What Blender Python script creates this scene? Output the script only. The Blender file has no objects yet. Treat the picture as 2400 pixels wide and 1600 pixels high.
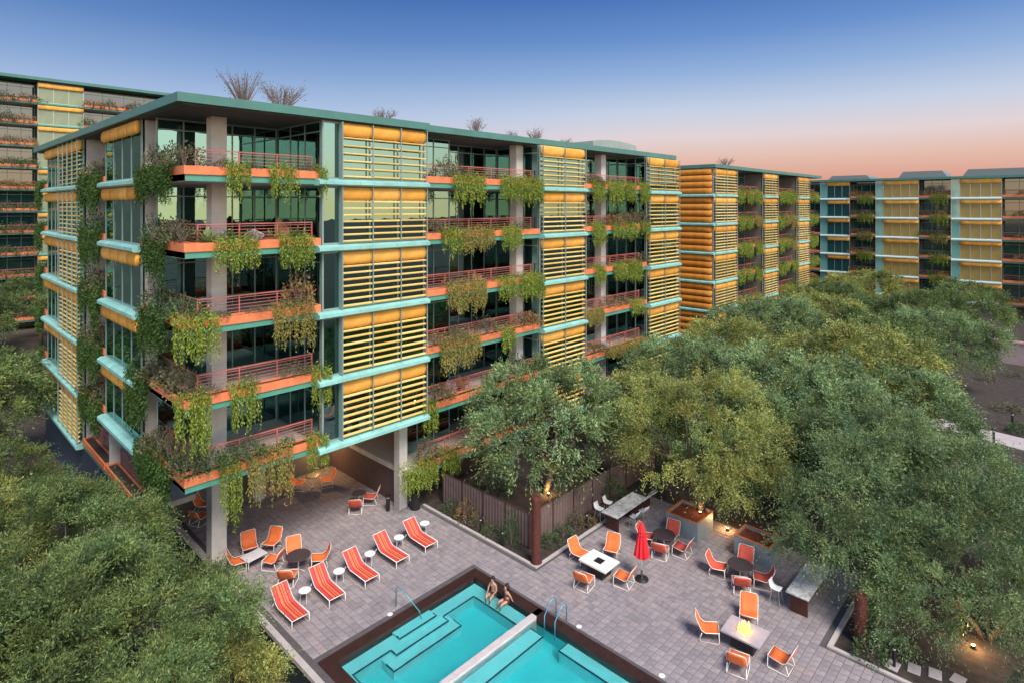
import bpy, math, random
import numpy as np
from mathutils import Vector, Matrix

R = math.radians
random.seed(7)
scene = bpy.context.scene
C = scene.collection

# ------------------------------------------------------------------ camera
# World axes follow the buildings: +X along the main facade, +Y away behind it. Deck level is z = 0.
CAM_H, FPX, VH = 17.0, 1393.0, 482.7          # camera height, focal length and horizon row (2400 px wide picture)
cam_data = bpy.data.cameras.new("camera")
cam_data.sensor_width = 36.0
cam_data.lens = FPX / 2400 * 36
cam_data.shift_y = -(800 - VH) / 2400
cam_data.clip_end = 3000
cam = bpy.data.objects.new("camera", cam_data)
C.objects.link(cam)
cam.location = (0, 0, CAM_H)
cam.rotation_euler = (R(90), 0, -math.atan2(.725, .689))
scene.camera = cam

# ------------------------------------------------------------------ sky and light
world = bpy.data.worlds.new("World")
scene.world = world
world.use_nodes = True
wn, wl = world.node_tree.nodes, world.node_tree.links
wn.clear()

def srgb(r, g, b, k=1.0):
    f = lambda c: (c / 255 / 12.92 if c <= 10 else ((c / 255 + .055) / 1.055) ** 2.4) * k
    return (f(r), f(g), f(b), 1)

def ramp(nodes, stops, interp='LINEAR'):
    n = nodes.new('ShaderNodeValToRGB')
    n.color_ramp.interpolation = interp
    el = n.color_ramp.elements
    while len(el) > 1:
        el.remove(el[-1])
    el[0].position, el[0].color = stops[0]
    for p, c in stops[1:]:
        e = el.new(p)
        e.color = c
    return n

w_tc = wn.new('ShaderNodeTexCoord')
w_sep = wn.new('ShaderNodeSeparateXYZ')
wl.new(w_tc.outputs['Generated'], w_sep.inputs[0])
# dusk: twilight arch (blue over white over rose) to the east, afterglow to the south-west
SK = .80
east = ramp(wn, [(0.0, srgb(186, 128, 114, SK)), (.04, srgb(202, 148, 130, SK)), (.075, srgb(210, 174, 160, SK)), (.11, srgb(208, 194, 196, SK)),
                 (.15, srgb(182, 192, 210, SK)), (.21, srgb(134, 162, 202, SK)), (.265, srgb(96, 133, 188, SK)), (.33, srgb(66, 106, 170, SK)),
                 (.55, srgb(60, 98, 164, SK)), (1.0, srgb(56, 92, 158, SK))])
north = ramp(wn, [(0.0, srgb(206, 178, 176, SK)), (.05, srgb(206, 196, 204, SK)), (.10, srgb(186, 194, 212, SK)), (.15, srgb(158, 178, 208, SK)),
                  (.21, srgb(120, 150, 194, SK)), (.265, srgb(88, 124, 178, SK)), (.33, srgb(62, 101, 163, SK)), (.55, srgb(58, 96, 160, SK)), (1.0, srgb(56, 92, 158, SK))])
west = ramp(wn, [(0.0, srgb(255, 214, 160, 1.9)), (.08, srgb(252, 234, 206, 1.9)), (.2, srgb(228, 236, 236, 1.75)), (.36, srgb(178, 208, 230, 1.4)),
                 (.6, srgb(92, 134, 196)), (1.0, srgb(58, 96, 166, SK))])
wl.new(w_sep.outputs['Z'], east.inputs[0])
wl.new(w_sep.outputs['Z'], west.inputs[0])
w_dot = wn.new('ShaderNodeVectorMath'); w_dot.operation = 'DOT_PRODUCT'
wl.new(w_tc.outputs['Generated'], w_dot.inputs[0])
w_dot.inputs[1].default_value = (-.45, -.89, 0)
w_map = wn.new('ShaderNodeMapRange'); w_map.interpolation_type = 'SMOOTHSTEP'
w_map.inputs['From Min'].default_value = -.35
w_map.inputs['From Max'].default_value = .75
wl.new(w_dot.outputs['Value'], w_map.inputs['Value'])
w_mix = wn.new('ShaderNodeMix'); w_mix.data_type = 'RGBA'
wl.new(w_map.outputs['Result'], w_mix.inputs['Factor'])
wl.new(w_sep.outputs['Z'], north.inputs[0])
w_dot2 = wn.new('ShaderNodeVectorMath'); w_dot2.operation = 'DOT_PRODUCT'
wl.new(w_tc.outputs['Generated'], w_dot2.inputs[0])
w_dot2.inputs[1].default_value = (-.689, .725, 0)
w_map2 = wn.new('ShaderNodeMapRange'); w_map2.interpolation_type = 'SMOOTHSTEP'
w_map2.inputs['From Min'].default_value = -.30
w_map2.inputs['From Max'].default_value = .45
wl.new(w_dot2.outputs['Value'], w_map2.inputs['Value'])
w_mix2 = wn.new('ShaderNodeMix'); w_mix2.data_type = 'RGBA'
wl.new(w_map2.outputs['Result'], w_mix2.inputs['Factor'])
wl.new(east.outputs[0], w_mix2.inputs['A'])
wl.new(north.outputs[0], w_mix2.inputs['B'])
wl.new(w_mix2.outputs['Result'], w_mix.inputs['A'])
wl.new(west.outputs[0], w_mix.inputs['B'])
w_bg = wn.new('ShaderNodeBackground')
w_bg.inputs['Strength'].default_value = 1.0
wl.new(w_mix.outputs['Result'], w_bg.inputs['Color'])
w_out = wn.new('ShaderNodeOutputWorld')
wl.new(w_bg.outputs[0], w_out.inputs['Surface'])

sun_d = bpy.data.lights.new("afterglow_sun", 'SUN')
sun_d.energy = 3.5
sun_d.angle = R(24)
sun_d.color = (1.0, .90, .78)
sun = bpy.data.objects.new("afterglow_sun", sun_d)
C.objects.link(sun)
sun.rotation_euler = Vector((.20, .60, -.80)).to_track_quat('-Z', 'Y').to_euler()

scene.view_settings.view_transform = 'Standard'
scene.view_settings.look = 'None'
scene.view_settings.gamma = 1
scene.view_settings.exposure = 0.6

# ------------------------------------------------------------------ pixel -> place helpers (2352 px wide reading of the photo)
def ray(x, y):
    X = (x * 2400 / 2352 - 1200) / FPX
    Z = (VH - y * 2400 / 2352) / FPX
    return Vector((X * .689 + .725, -X * .725 + .689, Z))
def on_ground(x, y, z=0.0):
    d = ray(x, y); t = (z - CAM_H) / d.z
    return Vector((d.x * t, d.y * t, z))
def on_y(x, y, Y):
    d = ray(x, y); t = Y / d.y
    return Vector((d.x * t, Y, CAM_H + d.z * t))
def on_x(x, y, X):
    d = ray(x, y); t = X / d.x
    return Vector((X, d.y * t, CAM_H + d.z * t))
def screen(p):
    Y = p[0] * .725 + p[1] * .689
    X = p[0] * .689 - p[1] * .725
    return 1200 + FPX * X / Y, VH + FPX * (CAM_H - p[2]) / Y, Y

# ------------------------------------------------------------------ materials
MATS = {}
def mat(name, col, rough=.6, metal=0.0, var=.12, scale=4.0, bump=0.0, bump_scale=30.0, spec=.5, emit=None, coat=0.0):
    if name in MATS:
        return MATS[name]
    m = bpy.data.materials.new(name); m.use_nodes = True
    n, l = m.node_tree.nodes, m.node_tree.links
    b = n['Principled BSDF']
    b.inputs['Roughness'].default_value = rough
    b.inputs['Metallic'].default_value = metal
    b.inputs['Specular IOR Level'].default_value = spec
    b.inputs['Coat Weight'].default_value = coat
    tc = n.new('ShaderNodeTexCoord')
    if var > 0:
        nz = n.new('ShaderNodeTexNoise'); nz.inputs['Scale'].default_value = scale; nz.inputs['Detail'].default_value = 6
        nz.inputs['Roughness'].default_value = .65
        l.new(tc.outputs['Object'], nz.inputs['Vector'])
        lo = tuple(c * (1 - var) for c in col) + (1,); hi = tuple(min(1, c * (1 + var)) for c in col) + (1,)
        rp = ramp(n, [(.3, lo), (.7, hi)])
        l.new(nz.outputs['Fac'], rp.inputs[0]); l.new(rp.outputs[0], b.inputs['Base Color'])
    else:
        b.inputs['Base Color'].default_value = tuple(col) + (1,)
    if bump > 0:
        nb = n.new('ShaderNodeTexNoise'); nb.inputs['Scale'].default_value = bump_scale; nb.inputs['Detail'].default_value = 4
        l.new(tc.outputs['Object'], nb.inputs['Vector'])
        bp = n.new('ShaderNodeBump'); bp.inputs['Strength'].default_value = bump; bp.inputs['Distance'].default_value = .03
        l.new(nb.outputs['Fac'], bp.inputs['Height']); l.new(bp.outputs[0], b.inputs['Normal'])
    if emit:
        b.inputs['Emission Color'].default_value = tuple(emit[0]) + (1,)
        b.inputs['Emission Strength'].default_value = emit[1]
    MATS[name] = m
    return m

def rand_mat(name, stops, rough=.7, source='island', spec=.3, translucent=0.0, noise=None, tint=False):
    """colour picked per loose piece (island) or per object from a small ramp"""
    if name in MATS:
        return MATS[name]
    m = bpy.data.materials.new(name); m.use_nodes = True
    n, l = m.node_tree.nodes, m.node_tree.links
    b = n['Principled BSDF']
    b.inputs['Roughness'].default_value = rough
    b.inputs['Specular IOR Level'].default_value = spec
    rp = ramp(n, stops)
    if source == 'island':
        g = n.new('ShaderNodeNewGeometry'); l.new(g.outputs['Random Per Island'], rp.inputs[0])
    else:
        g = n.new('ShaderNodeObjectInfo'); l.new(g.outputs['Random'], rp.inputs[0])
    col = rp.outputs[0]
    if noise:
        tc = n.new('ShaderNodeTexCoord')
        nz = n.new('ShaderNodeTexNoise'); nz.inputs['Scale'].default_value = noise[0]; nz.inputs['Detail'].default_value = 5
        l.new(tc.outputs['Object'], nz.inputs['Vector'])
        mr = n.new('ShaderNodeMapRange'); mr.inputs['From Min'].default_value = .3; mr.inputs['From Max'].default_value = .7
        mr.inputs['To Min'].default_value = 1 - noise[1]; mr.inputs['To Max'].default_value = 1 + noise[1]
        l.new(nz.outputs['Fac'], mr.inputs['Value'])
        mx = n.new('ShaderNodeVectorMath'); mx.operation = 'SCALE'
        l.new(col, mx.inputs[0]); l.new(mr.outputs[0], mx.inputs['Scale'])
        col = mx.outputs[0]
    if tint:
        at = n.new('ShaderNodeAttribute'); at.attribute_name = 'tint'
        mx = n.new('ShaderNodeMix'); mx.data_type = 'RGBA'; mx.blend_type = 'MULTIPLY'; mx.inputs['Factor'].default_value = 1
        l.new(col, mx.inputs['A']); l.new(at.outputs['Color'], mx.inputs['B'])
        col = mx.outputs['Result']
    l.new(col, b.inputs['Base Color'])
    if translucent > 0:
        t = n.new('ShaderNodeBsdfTranslucent'); l.new(col, t.inputs['Color'])
        ms = n.new('ShaderNodeMixShader'); ms.inputs[0].default_value = translucent
        l.new(b.outputs[0], ms.inputs[1]); l.new(t.outputs[0], ms.inputs[2])
        l.new(ms.outputs[0], n['Material Output'].inputs['Surface'])
    MATS[name] = m
    return m

def glass_mat(name, through, ior=1.7, rough=.01, gloss=(.92, 1, .98)):
    if name in MATS:
        return MATS[name]
    m = bpy.data.materials.new(name); m.use_nodes = True
    n, l = m.node_tree.nodes, m.node_tree.links
    n.remove(n['Principled BSDF'])
    tr = n.new('ShaderNodeBsdfTransparent'); tr.inputs[0].default_value = through + (1,)
    gl = n.new('ShaderNodeBsdfGlossy'); gl.inputs['Color'].default_value = gloss + (1,); gl.inputs['Roughness'].default_value = rough
    fr = n.new('ShaderNodeFresnel'); fr.inputs['IOR'].default_value = ior
    tc = n.new('ShaderNodeTexCoord')
    nz = n.new('ShaderNodeTexNoise'); nz.inputs['Scale'].default_value = .9
    l.new(tc.outputs['Object'], nz.inputs['Vector'])
    bp = n.new('ShaderNodeBump'); bp.inputs['Strength'].default_value = .12; bp.inputs['Distance'].default_value = .04
    l.new(nz.outputs['Fac'], bp.inputs['Height'])
    l.new(bp.outputs[0], gl.inputs['Normal'])
    mx = n.new('ShaderNodeMixShader')
    l.new(fr.outputs[0], mx.inputs[0]); l.new(tr.outputs[0], mx.inputs[1]); l.new(gl.outputs[0], mx.inputs[2])
    l.new(mx.outputs[0], n['Material Output'].inputs['Surface'])
    MATS[name] = m
    return m

M_MINT = mat('mint_ledge', (.23, .49, .46), .4, var=.22, scale=1.1)
M_ROOF = mat('teal_roof_edge', (.058, .175, .15), .45, var=.15, scale=1.0)
M_ROOFTOP = mat('gravel_roof', (.22, .21, .19), .9, var=.25, scale=3)
M_SOFFIT = mat('soffit', (.10, .085, .08), .8, var=.1)
M_TUBE = rand_mat('orange_awning_cloth', [(0, (.56, .25, .035, 1)), (.5, (.66, .32, .055, 1)), (1, (.70, .37, .085, 1))], .75, 'object', noise=(1.6, .18))
M_TUBE2 = rand_mat('deep_orange_awning_cloth', [(0, (.50, .17, .018, 1)), (1, (.62, .25, .035, 1))], .75, 'object', noise=(1.6, .16))
M_SLAT = rand_mat('cream_yellow_slat', [(0, (.58, .39, .11, 1)), (.6, (.68, .48, .155, 1)), (1, (.72, .55, .22, 1))], .55, 'object', noise=(1.2, .15))
M_POST = mat('grey_steel_post', (.42, .45, .45), .35, metal=.5, var=.06)
M_FRAME = mat('grey_teal_window_frame', (.20, .28, .27), .4, var=.06)
M_ORANGE = mat('terracotta_planter_paint', (.66, .19, .075), .6, var=.16, scale=2.5)
M_RAIL = mat('rust_red_railing', (.42, .12, .10), .5, var=.12, scale=3)
M_CONC = mat('board_concrete', (.50, .47, .44), .85, var=.12, scale=2.2, bump=.15)
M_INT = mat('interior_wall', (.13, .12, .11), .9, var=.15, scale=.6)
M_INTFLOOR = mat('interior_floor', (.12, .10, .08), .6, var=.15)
M_CURTAIN = mat('curtain_cloth', (.55, .54, .50), .9, var=.08)
M_SOIL = mat('soil', (.035, .024, .018), .95, var=.4, scale=8, bump=.4)
M_GLASS = glass_mat('tinted_teal_glass', (.11, .31, .32), 3.2, .01, (.58, 1.0, .98))
M_GLASS_FAR = mat('dark_reflective_glass', (.012, .06, .06), .05, var=0, spec=1.0, coat=1.0)
M_GLASS_MINT = mat('mint_spandrel_glass', (.14, .36, .33), .06, var=.08, spec=.9, coat=.6)
M_GOLD = mat('golden_screen_mesh', (.27, .19, .05), .35, var=.2, scale=.8, spec=.6)
M_OLIVE = mat('olive_screen_mesh', (.20, .24, .15), .35, var=.15, scale=.8, spec=.6)

# ------------------------------------------------------------------ mesh helpers
class MB:
    def __init__(self):
        self.v, self.f = [], []
    def add(self, vs, fs):
        o = len(self.v)
        self.v += [tuple(p) for p in vs]
        self.f += [tuple(i + o for i in f) for f in fs]
        return self
    def box(self, x0, x1, y0, y1, z0, z1):
        vs = [(x, y, z) for z in (z0, z1) for y in (y0, y1) for x in (x0, x1)]
        return self.add(vs, [(0, 2, 3, 1), (4, 5, 7, 6), (0, 1, 5, 4), (2, 6, 7, 3), (0, 4, 6, 2), (1, 3, 7, 5)])
    def tube(self, pts, r, n=6, closed=False, cap=True):
        pts = [Vector(p) for p in pts]
        rs = r if isinstance(r, (list, tuple)) else [r] * len(pts)
        N = len(pts); rings = []
        prev = None
        for i, p in enumerate(pts):
            if closed:
                t = (pts[(i + 1) % N] - pts[i - 1])
            else:
                t = pts[min(i + 1, N - 1)] - pts[max(i - 1, 0)]
            t = t.normalized() if t.length > 1e-9 else Vector((0, 0, 1))
            if prev is None:
                a = Vector((0, 0, 1)) if abs(t.z) < .9 else Vector((1, 0, 0))
                u = t.cross(a).normalized()
            else:
                u = (prev - t * prev.dot(t))
                u = u.normalized() if u.length > 1e-6 else t.orthogonal().normalized()
            prev = u
            w = t.cross(u)
            rings.append([p + (u * math.cos(2 * math.pi * k / n) + w * math.sin(2 * math.pi * k / n)) * rs[i] for k in range(n)])
        vs = [q for ring in rings for q in ring]
        fs = []
        for i in range(N if closed else N - 1):
            j = (i + 1) % N
            for k in range(n):
                fs.append((i * n + k, i * n + (k + 1) % n, j * n + (k + 1) % n, j * n + k))
        if cap and not closed:
            fs.append(tuple(range(n))[::-1]); fs.append(tuple((N - 1) * n + k for k in range(n)))
        return self.add(vs, fs)
    def lathe(self, prof, n=20, cx=0, cy=0, cap=True):
        vs, fs = [], []
        for r, z in prof:
            vs += [(cx + r * math.cos(2 * math.pi * k / n), cy + r * math.sin(2 * math.pi * k / n), z) for k in range(n)]
        for i in range(len(prof) - 1):
            for k in range(n):
                fs.append((i * n + k, i * n + (k + 1) % n, (i + 1) * n + (k + 1) % n, (i + 1) * n + k))
        if cap:
            fs.append(tuple(range(n))[::-1]); fs.append(tuple((len(prof) - 1) * n + k for k in range(n)))
        return self.add(vs, fs)
    def sheet(self, rows, th):
        """a curved cloth: rows of points, given thickness along z/normal"""
        nr, nc = len(rows), len(rows[0])
        top = [Vector(p) for r in rows for p in r]
        nrm = []
        for i in range(nr):
            for j in range(nc):
                a = top[min(i + 1, nr - 1) * nc + j] - top[max(i - 1, 0) * nc + j]
                b = top[i * nc + min(j + 1, nc - 1)] - top[i * nc + max(j - 1, 0)]
                nrm.append(a.cross(b).normalized())
        bot = [p - q * th for p, q in zip(top, nrm)]
        o = nr * nc
        fs = []
        for i in range(nr - 1):
            for j in range(nc - 1):
                a = (i * nc + j, i * nc + j + 1, (i + 1) * nc + j + 1, (i + 1) * nc + j)
                fs.append(a); fs.append(tuple(k + o for k in a[::-1]))
        edge = [j for j in range(nc)] + [i * nc + nc - 1 for i in range(1, nr)] + [(nr - 1) * nc + j for j in range(nc - 2, -1, -1)] + [i * nc for i in range(nr - 2, 0, -1)]
        for k in range(len(edge)):
            a, b = edge[k], edge[(k + 1) % len(edge)]
            fs.append((a, a + o, b + o, b))
        return self.add(top + bot, fs)
    def mesh(self, name, material, smooth=False):
        me = bpy.data.meshes.new(name)
        me.from_pydata(self.v, [], self.f)
        if smooth:
            me.polygons.foreach_set('use_smooth', [True] * len(me.polygons))
        if material:
            me.materials.append(material)
        return me
    def build(self, name, material, parent=None, smooth=False, bevel=0):
        return put(name, self.mesh(name, material, smooth), parent, bevel)

def put(name, me, parent=None, bevel=0, loc=None, rotz=0):
    o = bpy.data.objects.new(name, me)
    C.objects.link(o)
    if parent:
        o.parent = parent
    if loc is not None:
        o.location = loc
    if rotz:
        o.rotation_euler = (0, 0, rotz)
    if bevel:
        b = o.modifiers.new('bevel', 'BEVEL'); b.width = bevel; b.segments = 2; b.limit_method = 'ANGLE'
    return o

CACHE = {}
def piece(name, material, dims, center, parent, rot=None, kind='box'):
    """a repeated piece that shares its mesh with pieces of the same size"""
    key = (kind, material.name, tuple(round(d, 2) for d in dims))
    if key not in CACHE:
        a, b, c = [max(d, .004) / 2 for d in dims]
        if kind == 'box':
            me = MB().box(-a, a, -b, b, -c, c).mesh(name, material)
        else:                                   # rounded awning roll along local x
            n = 10
            m = MB(); vs, fs = [], []
            prof = [(b * math.cos(2 * math.pi * k / n), c * math.sin(2 * math.pi * k / n)) for k in range(n)]
            rg = random.Random(len(CACHE)); ST = 9
            for i in range(ST):
                s = -a + 2 * a * i / (ST - 1); q = .965 if i in (0, ST - 1) else rg.uniform(.97, 1.02); sg = -.02 * math.sin(math.pi * i / (ST - 1))
                vs += [(s, y * q, z * q + (sg if z < 0 else 0)) for y, z in prof]
            for i in range(ST - 1):
                for k in range(n):
                    fs.append((i * n + k, i * n + (k + 1) % n, (i + 1) * n + (k + 1) % n, (i + 1) * n + k))
            fs += [tuple(range(n))[::-1], tuple((ST - 1) * n + k for k in range(n))]
            me = m.add(vs, fs).mesh(name, material, True)
        CACHE[key] = me
    o = put(name, CACHE[key], parent, loc=center)
    if rot:
        o.rotation_euler = rot
    return o

def empty(name, loc=(0, 0, 0), rotz=0):
    o = bpy.data.objects.new(name, None)
    C.objects.link(o)
    o.location = loc; o.rotation_euler = (0, 0, rotz); o.empty_display_size = .2
    return o
def tag(o, label, cat, group=None):
    o['label'] = label; o['category'] = cat
    if group:
        o['group'] = group
    return o
def struct(o):
    o['kind'] = 'structure'; return o
def stuff(o):
    o['kind'] = 'stuff'; return o
def dup(o, loc=None, rotz=None, label=None, group=None, parent=None):
    c = o.copy(); C.objects.link(c); c.parent = parent
    if loc is not None: c.location = loc
    if rotz is not None: c.rotation_euler = (0, 0, rotz)
    if label: c['label'] = label
    if group: c['group'] = group
    for ch in KIDS.get(o.name, [x for x in o.children]):
        dup(ch, parent=c)
    return c
KIDS = {}

def arr_mesh(name, V, nper, material, tint=None, smooth=False):
    """V: (N*nper,3) numpy, one polygon of nper corners per leaf"""
    V = np.asarray(V, np.float32); nv = len(V); npoly = nv // nper
    me = bpy.data.meshes.new(name)
    me.vertices.add(nv); me.vertices.foreach_set('co', V.ravel())
    me.loops.add(nv); me.loops.foreach_set('vertex_index', np.arange(nv, dtype=np.int32))
    me.polygons.add(npoly); me.polygons.foreach_set('loop_start', np.arange(0, nv, nper, dtype=np.int32))
    if tint is not None:
        a = me.attributes.new('tint', 'FLOAT_COLOR', 'POINT')
        a.data.foreach_set('color', np.asarray(tint, np.float32).ravel())
    me.update(calc_edges=True)
    if material:
        me.materials.append(material)
    return me

def leaf_quads(P, D, size, wid, rng, flat=.0):
    """diamond leaves at P along D"""
    N = len(P)
    D = D / (np.linalg.norm(D, axis=1, keepdims=True) + 1e-9)
    Rn = rng.normal(size=(N, 3)); Rn[:, 2] += flat
    S = np.cross(D, Rn); S /= (np.linalg.norm(S, axis=1, keepdims=True) + 1e-9)
    L = (size * rng.uniform(.7, 1.3, N))[:, None]; W = (wid * rng.uniform(.7, 1.3, N))[:, None]
    V = np.empty((N, 4, 3))
    V[:, 0] = P; V[:, 1] = P + D * L * .5 + S * W * .5; V[:, 2] = P + D * L; V[:, 3] = P + D * L * .5 - S * W * .5
    return V.reshape(-1, 3)

# ------------------------------------------------------------------ ground, deck, pool (structure)
LOW = -1.3
M_EARTH = mat('dry_earth', (.060, .046, .038), .95, var=.4, scale=.5, bump=.4, bump_scale=6)
M_MULCH = mat('dark_mulch', (.045, .034, .03), .95, var=.5, scale=2.5, bump=.5, bump_scale=12)
struct(MB().box(-700, 900, -700, 900, LOW - 1, LOW).build('ground', M_EARTH))
# the courtyard garden stands level with the deck: a raised bed of earth
gy = MB()
gy.box(21.0, 115.9, 18.45, 34, LOW + .004, -.06).box(25.0, 115.9, -60, 7.0, LOW + .004, -.06).box(31.0, 115.9, 7.0, 18.45, LOW + .004, -.06)
struct(gy.build('garden_ground', M_MULCH))
M_DECKBASE = mat('deck_joint_sand', (.09, .08, .085), .95, var=.2, scale=3)
db = MB()
Z0 = -.014
DECK = [(10.75, 21.0, 20.5, 40.0), (19.05, 21.0, -2.0, 20.5), (21.0, 31.0, 7.0, 18.4), (21.0, 25.0, -2.0, 7.0), (10.75, 11.05, -2.0, 20.5)]
for x0, x1, y0, y1 in DECK:
    db.box(x0, x1, y0, y1, LOW + .002, Z0)
deck = struct(db.build('pool_deck', M_DECKBASE))
M_KERB = mat('pale_stone_kerb', (.44, .40, .40), .8, var=.12, scale=2)
struct(MB().box(10.52, 10.75, -2, 40, -.12, .05).build('deck_kerb', M_KERB))
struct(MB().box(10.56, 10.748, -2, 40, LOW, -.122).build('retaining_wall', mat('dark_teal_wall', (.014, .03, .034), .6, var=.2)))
struct(MB().box(21.0, 21.16, 18.4, 27, -.3, .05).box(21.16, 31.0, 18.4, 18.56, -.3, .05).box(25.0, 25.16, -2, 7.0, -.3, .05).box(25.16, 31.0, 6.84, 7.0, -.3, .05).build('bed_kerb', M_KERB))

# paving stones: the 300 that show largest are single parts, the rest one mesh
PS, JT = .315, .016
stops = [(0, (.225, .20, .218, 1)), (.3, (.258, .23, .248, 1)), (.7, (.285, .255, .272, 1)), (.92, (.305, .27, .28, 1)), (1, (.30, .245, .245, 1))]
M_PAVE_O = rand_mat('paver_single', stops, .8, 'object', noise=(5, .16))
M_PAVE_I = rand_mat('paver_many', stops, .8, 'island', noise=(5, .16))
cells = []
nx0, nx1 = int(10.78 / PS) + 1, int(31 / PS)
for i in range(nx0, nx1 + 1):
    for j in range(int(-1.5 / PS), int(39.5 / PS)):
        x0, y0 = i * PS, j * PS
        cx, cy = x0 + PS / 2, y0 + PS / 2
        for a, b, c_, d_ in DECK:
            if a - .02 <= x0 and x0 + PS <= b + .02 and c_ - .02 <= y0 and y0 + PS <= d_ + .02:
                break
        else:
            ok = any(a <= cx <= b and c_ <= cy <= d_ for a, b, c_, d_ in DECK)
            corner = [any(a <= x <= b and c_ <= y <= d_ for a, b, c_, d_ in DECK) for x in (x0 + .01, x0 + PS - .01) for y in (y0 + .01, y0 + PS - .01)]
            if not (ok and all(corner)):
                continue
        u, v, dep = screen((cx, cy, 0))
        seen = 0 < u < 2400 and 0 < v < 1600
        cells.append((dep if seen else dep + 1000, cx, cy, seen))
cells.sort()
h = (PS - JT) / 2
pv = MB()
pv.add([(-h, -h, -.03), (h, -h, -.03), (h, h, -.03), (-h, h, -.03), (-h, -h, -.004), (h, -h, -.004), (h, h, -.004), (-h, h, -.004),
        (-h + .01, -h + .01, 0), (h - .01, -h + .01, 0), (h - .01, h - .01, 0), (-h + .01, h - .01, 0)],
       [(0, 1, 5, 4), (1, 2, 6, 5), (2, 3, 7, 6), (3, 0, 4, 7), (4, 5, 9, 8), (5, 6, 10, 9), (6, 7, 11, 10), (7, 4, 8, 11), (8, 9, 10, 11)])
paver_me = pv.mesh('paver', M_PAVE_O)
rest = MB()
for k, (dep, cx, cy, seen) in enumerate(cells):
    dz = random.uniform(-.003, .003)
    if k < 300:
        put('paver', paver_me, deck, loc=(cx, cy, dz))
    else:
        rest.add([(x + cx, y + cy, z + dz) for x, y, z in pv.v], pv.f)
stuff(rest.build('paving_field', M_PAVE_I, deck))

# pool: dark rim, shell with underwater glow put into its colour, bench, steps, water sheet
M_RIM = mat('dark_brown_pool_coping', (.035, .014, .012), .5, var=.35, scale=3)
M_SHELL = mat('turquoise_pool_plaster', (.055, .60, .65), .6, var=.06, scale=1.2)
M_BENCH = mat('pale_pool_tile', (.26, .76, .78), .6, var=.06, scale=2)
M_TRIM = mat('navy_pool_trim_tile', (.01, .05, .09), .5, var=.1)
XA, XB, YA, YB = 11.56, 18.56, -2.0, 20.0      # inner pool walls
rim = MB().box(11.05, XA, -2, YB, -.5, .02).box(XB, 19.05, -2, YB, -.5, .02).box(11.05, 19.05, YB, 20.5, -.5, .02)
pool = empty('swimming_pool', (15, 12, 0)); KIDS[pool.name] = []
pool['kind'] = 'structure'
def pbuild(mb, name, m):
    o = mb.build(name, m, pool); o.location = (-15, -12, 0); return o
pbuild(rim, 'coping', M_RIM)
sh = MB().box(XA - .2, XB + .2, -2, YB + .2, -1.34, -1.25)
sh.box(XA - .1, XA - .001, -2, YB + .1, -1.25, -.5).box(XB + .001, XB + .1, -2, YB + .1, -1.25, -.5).box(XA, XB, YB + .001, YB + .1, -1.25, -.5)
pbuild(sh, 'pool_shell', M_SHELL)
BW = .62
bn = MB().box(XA + .002, XB - .002, YB - BW, YB - .002, -1.25, -.42).box(XA + .002, XA + BW * .45, 16.55, YB - BW, -1.25, -.42).box(XB - BW, XB - .002, 16.55, YB - BW, -1.25, -.42)
bn.box(XA + .1, XB - .4, 15.55, 16.2, -1.25, -.42).box(XB - .55, XB - .002, 4.0, 14.6, -1.25, -.40)
pbuild(bn, 'pool_bench', M_BENCH)
st = MB()
for k, (xa, xb, yd) in enumerate([(14.05, 15.9, 19.50), (13.55, 16.15, 19.02), (13.1, 16.45, 18.55)]):
    st = MB().box(xa, xb, yd, YB - .004 - .002 * k, -1.25, -.22 - .22 * k)
    pbuild(st, 'pool_step', M_BENCH)
tr = MB()
def trim(x0, y0, x1, y1, z):
    w = .024
    tr.box(min(x0, x1) - w, max(x0, x1) + w, min(y0, y1) - w, max(y0, y1) + w, z - .06, z + .006)
for xa, xb, yd, z in [(14.05, 15.9, 19.50, -.22), (13.55, 16.15, 19.02, -.44), (13.1, 16.45, 18.55, -.66)]:
    trim(xa, yd, xb, yd, z); trim(xa, yd + .08, xa, YB - .3 if z > -.3 else yd + .48, z + .001); trim(xb, yd + .08, xb, YB - .3 if z > -.3 else yd + .48, z + .001)
trim(XA + BW * .45, YB - BW, 13.5, YB - BW, -.42); trim(16.2, YB - BW, XB - BW, YB - BW, -.42)
trim(XA + BW * .45, 16.6, XA + BW * .45, YB - BW - .08, -.42); trim(XB - BW, 16.6, XB - BW, YB - BW - .08, -.42)
trim(XA + .1, 15.55, XB - .4, 15.55, -.42); trim(XB - .4, 15.63, XB - .4, 16.2, -.42); trim(XB - .55, 4, XB - .55, 14.6, -.40); trim(XB - .47, 14.6, XB - .02, 14.6, -.40)
pbuild(tr, 'pool_trim', M_TRIM)
M_DIV = mat('pale_pool_divider', (.52, .46, .47), .7, var=.1, scale=3)
pbuild(MB().box(XA, 19.0, 16.24, 16.50, -1.25, .02), 'pool_divider', M_DIV)
mw = glass_mat('pool_water', (.80, .99, 1.0), 1.33, .02, (1, 1, 1))
WN, WL = mw.node_tree.nodes, mw.node_tree.links
rf_ = WN.new('ShaderNodeBsdfRefraction'); rf_.inputs['Color'].default_value = (.82, .99, 1, 1); rf_.inputs['IOR'].default_value = 1.33; rf_.inputs['Roughness'].default_value = .03
mxn = [n for n in WN if n.type == 'MIX_SHADER'][0]; WL.new(rf_.outputs[0], mxn.inputs[1])
bpn = [n for n in mw.node_tree.nodes if n.type == 'BUMP'][0]; bpn.inputs['Strength'].default_value = .30; WL.new(bpn.outputs[0], rf_.inputs['Normal'])
[n for n in mw.node_tree.nodes if n.type == 'TEX_NOISE'][0].inputs['Scale'].default_value = 2.2
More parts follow.
